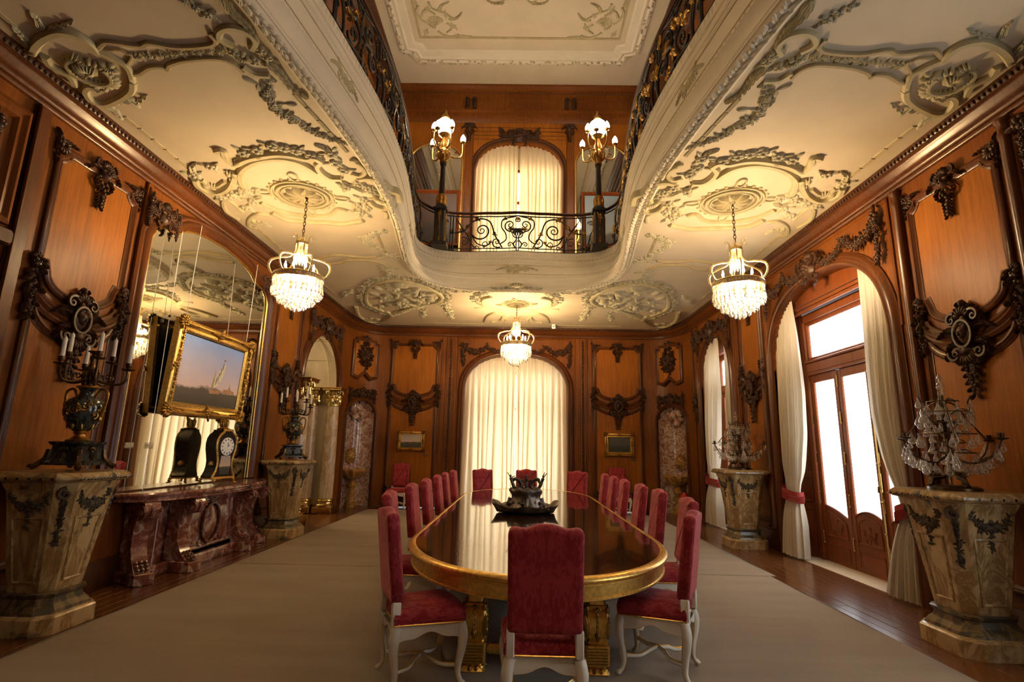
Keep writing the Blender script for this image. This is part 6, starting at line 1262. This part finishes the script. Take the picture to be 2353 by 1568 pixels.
# ---------------------------------------------------------------- crystal girandoles
def pear(L, r): b = MB(); b.lathe([(.004, .012), (.007, .004), (.004, -.004), (.006, -L*.06), (r*.33, -L*.22), (r*.66, -L*.42), (r*.92, -L*.62), (r, -L*.76), (r*.86, -L*.89), (r*.5, -L*.97), (.004, -L)], 10); return b.mesh('pendant', 'pendant_glass', 40)
PEAR = [pear(.115, .034), pear(.09, .027), pear(.07, .021)]
def make_girandole(label, seed):
    C = thing('crystal_girandole', label, 'girandole'); r = random.Random(seed); b = MB(); b.lathe([(.20, 0), (.20, .02), (.17, .035), (.15, .04)], 8); b.lathe([(.05, .12), (.035, .16), (.03, .25), (.045, .3), (.03, .34), (.025, .6), (.035, .63), (.018, .7), (.012, .86)], 10)
    for k in range(3):
        a = k*2*pi/3+.4; P = spline([(.03, .2), (.06, .12), (.14, .10), (.16, .05), (.18, .03)], 6); b.tube([(p[0]*math.cos(a), p[0]*math.sin(a), p[1]) for p in P], np.linspace(.02, .026, len(P)), 6); S = spiral(.12, .12, .05, .012, 0, 1.3, 14); b.tube([(p[0]*math.cos(a), p[0]*math.sin(a), p[1]) for p in S], .012, 6)
    ob('stand', b, 'bronze', C, None, 60); n = 0
    for k in range(8):
        a = k*pi/4+.2; R = .46 if k % 2 == 0 else .34; zt = .44 if k % 2 == 0 else .36; P = spline([(.03, .3), (R*.4, .24), (R*.8, .30), (R, zt)], 6); b = MB(); b.tube([(p[0]*math.cos(a), p[0]*math.sin(a), p[1]) for p in P], .008, 5)
        if k % 2 == 0: b.lathe([(.01, zt), (.05, zt+.012), (.052, zt+.02), (.02, zt+.025), (.02, zt+.06)], 10, (R*math.cos(a), R*math.sin(a), 0))
        br = ob('branch', b, 'bronze', C, None, 60)
        for q in range(8):
            f = .3+.1*q; pp = P[min(len(P)-1, int(f*(len(P)-1)))] if f < 1 else P[-1]; link('pendant', PEAR[(q+k) % 3], br, Matrix.Translation((pp[0]*math.cos(a)+r.uniform(-.03, .03), pp[0]*math.sin(a)+r.uniform(-.03, .03), pp[1]-.012)) @ Matrix.Rotation(r.uniform(-.2, .2), 4, 'X'))
    for k in range(6):
        a = k*pi/3; P = spline([(.02, .5), (.12, .62), (.2, .72), (.19, .78), (.22, .84)] if k % 2 else [(.35, .46), (.22, .62), (.12, .76), (.03, .8)], 6); b = MB(); b.tube([(p[0]*math.cos(a), p[0]*math.sin(a), p[1]) for p in P], .007, 5); br = ob('branch', b, 'bronze', C, None, 60)
        for q in range(5):
            pp = P[int((.2+.19*q)*(len(P)-1))]; link('pendant', PEAR[(q+k) % 2], br, Matrix.Translation((pp[0]*math.cos(a)+r.uniform(-.02, .02), pp[0]*math.sin(a)+r.uniform(-.02, .02), pp[1]-.01)))
    for tier, (zc, R, n_) in enumerate(((.80, .12, 5), (.70, .2, 8), (.60, .15, 8), (.50, .22, 9), (.42, .13, 7), (.33, .2, 8))):
        b = MB(); t = np.linspace(0, 2*pi, 24, endpoint=False); b.tube(np.stack([R*np.cos(t), R*np.sin(t), np.full(24, zc)], 1), .005, 5, True)
        for q in range(4): a = q*pi/2+tier; b.tube(spline([(.015*math.cos(a), .015*math.sin(a), zc-.05), (R*.6*math.cos(a), R*.6*math.sin(a), zc+.03), (R*math.cos(a), R*math.sin(a), zc)], 4), .005, 5)
        br = ob('tier', b, 'bronze', C, None, 60)
        for q in range(n_): a = q*2*pi/n_+tier*.7; link('pendant', PEAR[(q+tier) % 3], br, Matrix.Translation((R*math.cos(a), R*math.sin(a), zc-.015)))
    b = MB(); b.lathe([(.01, .84), (.03, .87), (.015, .9), (.035, .93), (.03, .96), (.012, .99), (.022, 1.02), (.004, 1.06)], 8); ob('finial', b, 'pendant_glass', C, None, 25); return C
G0 = make_girandole('large crystal girandole with pear drops, on the pedestal beside the big wall panel', 5); G0.location = (3.98, 5.0, 1.312)
G1 = make_girandole('crystal girandole with pear drops, on the pedestal between the narrow window and the glazed door', 9); G1.location = (4.0, 9.78, 1.312); G1.rotation_euler = (0, 0, .5)
# ---------------------------------------------------------------- red marble console
CN = thing('marble_console', 'red and white marble console table with scrolled supports below the mirror', 'console', (XL, 7.70, 0)); CN.rotation_euler = (0, 0, 0)
t = np.linspace(-pi/2, pi/2, 41); ov_ = [(0.02+.60*np.abs(np.cos(a))**.62, 1.56*math.sin(a)) for a in t]; tops = np.array([(.02, -1.56)]+ov_+[(.02, 1.56)])
b = MB(); sec = [(.03, .90), (.015, .905), (.012, .925), (.03, .935), (.03, .945), (.012, .95), (0, .97), (.0, .985), (.012, 1.0), (.02, 1.002)]
cushion(b, np.array(ov_), sec); ob('top', b, 'red_marble', CN, None, 30)
b = MB(); b.box((.09, 0, .45), (.14, 2.6, .9)); ob('back_slab', b, 'red_marble', CN)
b = MB(); b.box((.20, .0, .07), (.36, 1.5, .14), bev=.01); b.box((.15, 0, .07), (.26, 2.72, .13), bev=.01); ob('base_step', b, 'red_marble', CN)
b = MB(); b.box((.21, 0, .50), (.16, 1.22, .76), bev=.01); b.M = npm(frm((.29, 0, 0), (1, 0, 0))); b.frame([(-.55, .18), (.55, .18), (.55, .82), (-.55, .82)], [(0, 0), (0, .012), (.02, .016), (.04, .004)]); bs = ob('centre_block', b, 'red_marble', CN)
b = MB(); b.M = npm(frm((.295, 0, 0), (1, 0, 0))); tt = np.linspace(0, 2*pi, 30, endpoint=False); b.tube(np.stack([.2*np.cos(tt), .5+.26*np.sin(tt), np.full(30, .02)], 1), .022, 6, True); b.blob(0, .5, .0, .18, .24, .04, 20, m=3); b.shell(0, .78, .12, pi/2, 2.6, 7, .03)
for s in (-1, 1): b.vine(spiral(s*.2, .26, .06, .012, 0, s*1.3, 14), .02, .008, 6, .01); b.box((0, .16, .0), (1.2, .04, .03))
ob('shield', b, 'red_marble', bs, None, 60)
def console_leg(x, y, ang, w=.17):
    """S scroll seen from the side: outline swept to a thickness"""
    pr = [(.0, .90), (.30, .90), (.36, .86), (.375, .79), (.34, .72), (.27, .70), (.21, .73), (.20, .66), (.17, .55), (.165, .45), (.19, .33), (.25, .22), (.31, .15), (.33, .13), (.0, .13)]
    L = link('scroll_support', None, CN, Matrix.Translation((x, y, 0)) @ Matrix.Rotation(ang, 4, 'Z')); bpy.data.objects.remove(L)
    m4 = Matrix.Translation((x, y, 0)) @ Matrix.Rotation(ang, 4, 'Z') @ Matrix(((1, 0, 0, 0), (0, 0, -1, 0), (0, 1, 0, 0), (0, 0, 0, 1)))
    b = MB(); P = spline(pr[:-1], 4); b.prism(np.vstack([P, [pr[-1]]]), -w/2, w/2); L = ob('scroll_support', b, 'red_marble', CN, m4, 40)
    b = MB()
    for s in (-1, 1): b.vine(spiral(.30, .79, .085, .012, 0, s and 1.6, 24), .016, .01, 6, s*w/2)
    for q in range(7): a = -.6+q*.28; b.ball((.30+.088*math.cos(a), .79+.088*math.sin(a), 0), (.012, .02, .03), 6, 4)
    for q in range(3):
        for k in (-.05, 0, .05): b.ball((.26+.035*q, .235-.035*q, k), (.022, .02, .02), 6, 4)
    ob('volute', b, 'red_marble', L); b = MB(); b.box((.22, .065, 0), (.36, .13, w*1.25), bev=.01); ob('foot_block', b, 'red_marble', L)
console_leg(.10, -1.22, -.55); console_leg(.10, 1.22, .55); console_leg(.19, -.66, -.15); console_leg(.19, .66, .15)
for s in (-1, 1): ob('joint', MB().box((.162, s*.92, .5), (.006, .012, .78)), 'sheet_white', CN)
# ---------------------------------------------------------------- mantel clock
CK = thing('bracket_clock', 'black waisted bracket clock with gilt mounts and white enamel dial on the console', 'clock', (-4.33, 7.80, 1.014)); CK.rotation_euler = (0, 0, -.16); CK.scale = (.9, .95, .88)
hp = [(.235, 0), (.24, .04), (.22, .06), (.185, .12), (.165, .2), (.165, .28), (.19, .38), (.215, .47), (.22, .56), (.205, .64), (.165, .70), (.11, .735), (.09, .76), (.09, .78)]
oc = np.array([(x, z) for x, z in hp]+[(-x, z) for x, z in hp[::-1]]); m4 = Matrix(((0, 0, 1, 0), (1, 0, 0, 0), (0, 1, 0, .085), (0, 0, 0, 1)))       # outline in local y,z; depth along +x
b = MB(); b.prism(oc, -.10, .10); ob('case', b, 'black_lacquer', CK, m4, 40)
b = MB(); b.frame(oc[::1], [(-.004, .085), (-.012, .10), (.0, .112), (.022, .112), (.03, .10)]); 
for k in range(26): p = resample(np.vstack([oc, oc[:1]]), 26)[k]; b.blob(p[0]*.95, p[1]*.97+.01, .10, .02, .015, .018, 6)
ob('gilt_border', b, 'gold_dark', CK, m4, 60)
b = MB(); b.prism(inset(oc, .035), .10, .104); ob('dial_ground', b, 'black_lacquer', CK, m4)
b = MB(); b.lathe([(.145, .0), (.145, .008), (.002, .012)], 32); ob('dial', b, 'sheet_white', CK, m4 @ TR(0, .51, .104))
b = MB()
for k in range(12): a = k*pi/6; b.box((.115*math.cos(a), .115*math.sin(a), .012), (.028, .014, .006), a)
b.box((.0, .03, .016), (.008, .07, .003)); b.box((.02, .012, .016), (.05, .008, .003), .6); ob('numeral', b, plain('enamel_blue', (.05, .07, .2), .4).m, CK, m4 @ TR(0, .51, .104))
b = MB(); b.prism(inset(np.array([(-.1, .06), (.1, .06), (.12, .2), (.1, .36), (-.1, .36), (-.12, .2)]), .0), .104, .107); ob('lower_dial', b, 'hill_picture', CK, m4)
for s in (-1, 1):
    b = MB(); b.M = npm(frm((0, s*.168, .31), (0, s, 0))); b.shell(0, 0, .055, pi/2, 4.5, 9, .025); b.blob(0, 0, .02, .03, .04, .03, 8); ob('gilt_mask', b, 'gold_dark', CK, None, 60)
for x in (-.1, .1):
    for y in (-.2, .2): b = MB(); P = spline([(x, y, .085), (x*1.2, y*1.1, .05), (x*1.1, y*1.02, .025), (x*1.4, y*1.2, .016)], 5); b.tube(P, np.linspace(.02, .014, len(P)), 6); ob('gilt_foot', b, 'gold_dark', CK, None, 60)
ob('base_plate', MB().box((0, 0, .085), (.24, .5, .02), bev=.006), 'gold_dark', CK)
b = MB(); b.lathe([(.09, .865), (.10, .88), (.06, .9), (.04, .92), (.03, .96)], 10); [b.leaf(.0, 0, 0, .01, .01) for _ in ()]
for k in range(7): a = k*2*pi/7; b.M = npm(frm((.04*math.cos(a), .04*math.sin(a), .9), (math.cos(a), math.sin(a), .3))); b.leaf(0, 0, pi/2, .12, .06, .03); b.rose(0, .1, .03, .03)
ob('finial', b, 'gold_dark', CK, None, 60)
# ---------------------------------------------------------------- paintings
def frame_set(th, w, h, fw, mat='gold', rich=True):
    b = MB(); b.frame([(-w, -h), (w, -h), (w, h), (-w, h)], [(0, -.05), (0, .03), (fw*.12, .05), (fw*.3, .055), (fw*.45, .03), (fw*.6, .02), (fw*.75, .03), (fw*.85, .03), (fw, .0)]); fr_ = ob('frame', b, mat, th, None, 40)
    if rich:
        b = MB(); q = fw*.35
        for sx_ in (-1, 1):
            for sy_ in (-1, 1):
                b.shell(sx_*(w-q), sy_*(h-q), fw*.75, math.atan2(sy_, sx_), 4., 9, .05, .03); b.rose(sx_*(w-q), sy_*(h-q), fw*.35, .05, .05)
                for dx, dy in ((-sx_, 0), (0, -sy_)): b.acanthus([(sx_*(w-q), sy_*(h-q)), (sx_*(w-q)+dx*fw*2.0, sy_*(h-q)+dy*fw*2.0)], fw*.5, .03, .03, 4)
        for x, y, a in ((0, h-q, 0), (0, -h+q, 0), (w-q, 0, pi/2), (-w+q, 0, pi/2)):
            b.rose(x, y, fw*.4, .05, .03)
            for s in (-1, 1): b.acanthus([(x, y), (x+s*math.cos(a)*fw*1.7, y+s*math.sin(a)*fw*1.7)], fw*.5, .03, .03, 4)
        P = resample(np.array([(-w+fw*.8, -h+fw*.8), (w-fw*.8, -h+fw*.8), (w-fw*.8, h-fw*.8), (-w+fw*.8, h-fw*.8), (-w+fw*.8, -h+fw*.8)]), int(120*w)+40)
        for x, y in P: b.blob(x, y, .028, fw*.06, fw*.06, .012, 5)
        ob('gilt_carving', b, 'gold_dark', fr_, None, 60)
    return fr_
PT = thing('framed_painting', 'large gilt framed seascape with sailing boat hung on cables before the mirror', 'painting'); PT.matrix_world = FL(7.50, 2.56, .17) @ Matrix.Rotation(math.radians(3), 4, 'X')
frame_set(PT, .94, .62, .165); b = MB(); b.box((0, 0, -.035), (1.7, 1.06, .03)); ob('backing', b, 'black_lacquer', PT); b = MB(); b.prism([(-.765, -.445), (.765, -.445), (.765, .445), (-.765, .445)], -.012, -.004); ob('canvas', b, 'sea_picture', PT)
def paint(nm, col): return plain(nm, col, .6, noise=.3, nsc=12).m
b = MB(); b.prism([(.08, -.20), (.22, -.13), (.30, .03), (.31, .20), (.27, .16), (.17, .05), (.09, -.07)], -.004, -.002); ob('painted_sail', b, paint('sail_paint', (.95, .88, .72)), PT)
b = MB()
for k in range(4): b.prism([(.115+.04*k, -.16+.075*k), (.135+.04*k, -.14+.075*k), (.15+.04*k, -.02+.07*k), (.135+.04*k, -.03+.07*k)], -.0025, -.001)
ob('painted_stripe', b, paint('stripe_paint', (.06, .10, .10)), PT)
b = MB(); b.prism([(.04, -.20), (.10, -.20), (.09, -.02), (.075, .08)], -.004, -.002); ob('painted_sail', b, paint('buff_paint', (.5, .36, .2)), PT)
b = MB(); b.prism([(-.02, -.22), (.3, -.22), (.27, -.27), (.02, -.28)], -.004, -.002); b.prism([(.33, -.24), (.36, -.19), (.48, -.18), (.50, -.14), (.515, -.09), (.53, -.14), (.55, -.18), (.66, -.2), (.66, -.25)], -.004, -.002); ob('painted_city', b, paint('city_paint', (.50, .28, .16)), PT)
b = MB(); b.box((.27, .235, -.002), (.03, .02, .002)); ob('painted_flag', b, paint('flag_paint', (.4, .03, .02)), PT)
for y in (-.78, .80):
    b = MB(); b.tube([(y, .58, -.02), (y, 1.95, -.06)], .0035, 5); b.box((y, .60, 0), (.02, .05, .03)); ob('hanging_cable', b, 'sheet_white', PT)
for x, z, w, h, pic, lab in ((-2.93, 1.735, .365, .255, 'hill_picture', 'small gilt framed painting of a pale hill on the wall beside the curtains'), (2.77, 1.752, .395, .30, 'night_picture', 'small gilt framed dark landscape painting on the wall beside the curtains')):
    t_ = thing('framed_painting', lab, 'painting'); t_.matrix_world = FE(x, z, .065); frame_set(t_, w, h, .085 if w < .37 else .11, 'gold', True)
    k = .075 if w < .37 else .10; b = MB(); b.prism([(-w+k, -h+k), (w-k, -h+k), (w-k, h-k), (-w+k, h-k)], -.012, -.002); ob('canvas', b, pic, t_)
for x, z, lab in ((-2.52, 1.37, 'small black label below the pale hill painting'), (3.16, 1.36, 'small black label below the dark landscape painting')):
    t_ = thing('picture_label', lab, 'label'); t_.matrix_world = FE(x, z, .012); b = MB(); b.box((0, 0, .008), (.10, .06, .016), bev=.003); ob('plate', b, 'label_black', t_); b = MB(); [b.box((0, .012-.012*k, .017), (.07-.015*k, .003, .002)) for k in range(3)]; ob('lettering', b, 'relief', t_)
# ---------------------------------------------------------------- small things
EX = thing('fire_extinguisher', 'red fire extinguisher with yellow band standing on the floor by the basin niche', 'extinguisher', (4.13, 13.5, 0)); EX.scale = (1.2, 1.2, 1.2)
b = MB(); b.lathe([(.08, 0), (.085, .015), (.085, .42), (.075, .47), (.04, .50), (.03, .52)], 18); ob('cylinder', b, 'extinguisher_red', EX, None, 60)
b = MB(); b.lathe([(.0865, .33), (.0865, .40)], 18); ob('yellow_band', b, 'yellow_label', EX); b = MB(); b.lathe([(.0865, .16), (.0865, .32)], 18); ob('white_label', b, 'sheet_white', EX); b = MB(); b.lathe([(.087, .20), (.087, .25)], 18); ob('blue_label', b, 'blue_label', EX)
b = MB(); b.box((0, 0, .545), (.03, .12, .03), bev=.006); b.tube([(0, -.02, .56), (0, -.09, .60)], .009, 6); b.tube([(0, -.02, .54), (0, -.10, .55)], .009, 6); b.tube(spline([(0, .05, .54), (0, .12, .5), (0, .12, .3), (0, .10, .15)], 6), .011, 6); ob('valve', b, 'label_black', EX)
S_ = thing('ceiling_sensor', 'small white square sensor box on the ceiling near the end wall', 'sensor', (.93, 14.15, ZC)); b = MB(); b.box((0, 0, -.06), (.10, .06, .12), bev=.008); ob('housing', b, 'sheet_white', S_); b = MB(); b.blob(0, 0, 0, .02, .02, .01, 8); ob('lens', b, 'blue_label', S_, Matrix.Translation((0, -.03, -.06)) @ Matrix.Rotation(pi/2, 4, 'X'))
# sconce bulb in the side room seen past the columns
SR = thing('wall_lamp', 'small lit wall lamp on the green wall seen through the columned archway', 'lamp', (-7.5, 13.2, 2.75)); b = MB(); b.box((0, 0, -.1), (.06, .08, .2), bev=.02); b.tube([(0, 0, -.1), (.1, 0, -.12), (.14, 0, -.03)], .012, 6); ob('bracket', b, 'brass', SR); b = MB(); b.ball((.14, 0, .03), (.05, .05, .07), 10, 8); ob('bulb', b, 'spot_glow', SR)
ld = bpy.data.lights.new('side_room_light', 'POINT'); ld.energy = 130; ld.color = WARM; ld.shadow_soft_size = .1; link('side_room_light', ld, SR, Matrix.Translation((.35, 0, .1)))

CB_ = thing('display_cable', 'thin steel cable with a small clear label hanging before the mirror', 'cable', (-4.45, 6.44, 1.004)); b = MB(); b.tube([(0, 0, .0), (0, 0, 3.3)], .004, 6); ob('cable', b, 'sheet_white', CB_); b = MB(); b.ball((0, 0, 2.15), .018, 10, 8); ob('stop_ball', b, 'label_black', CB_); b = MB(); b.box((.006, -.02, .535), (.006, .15, .07), bev=.002); ob('label_plate', b, 'pendant_glass', CB_)
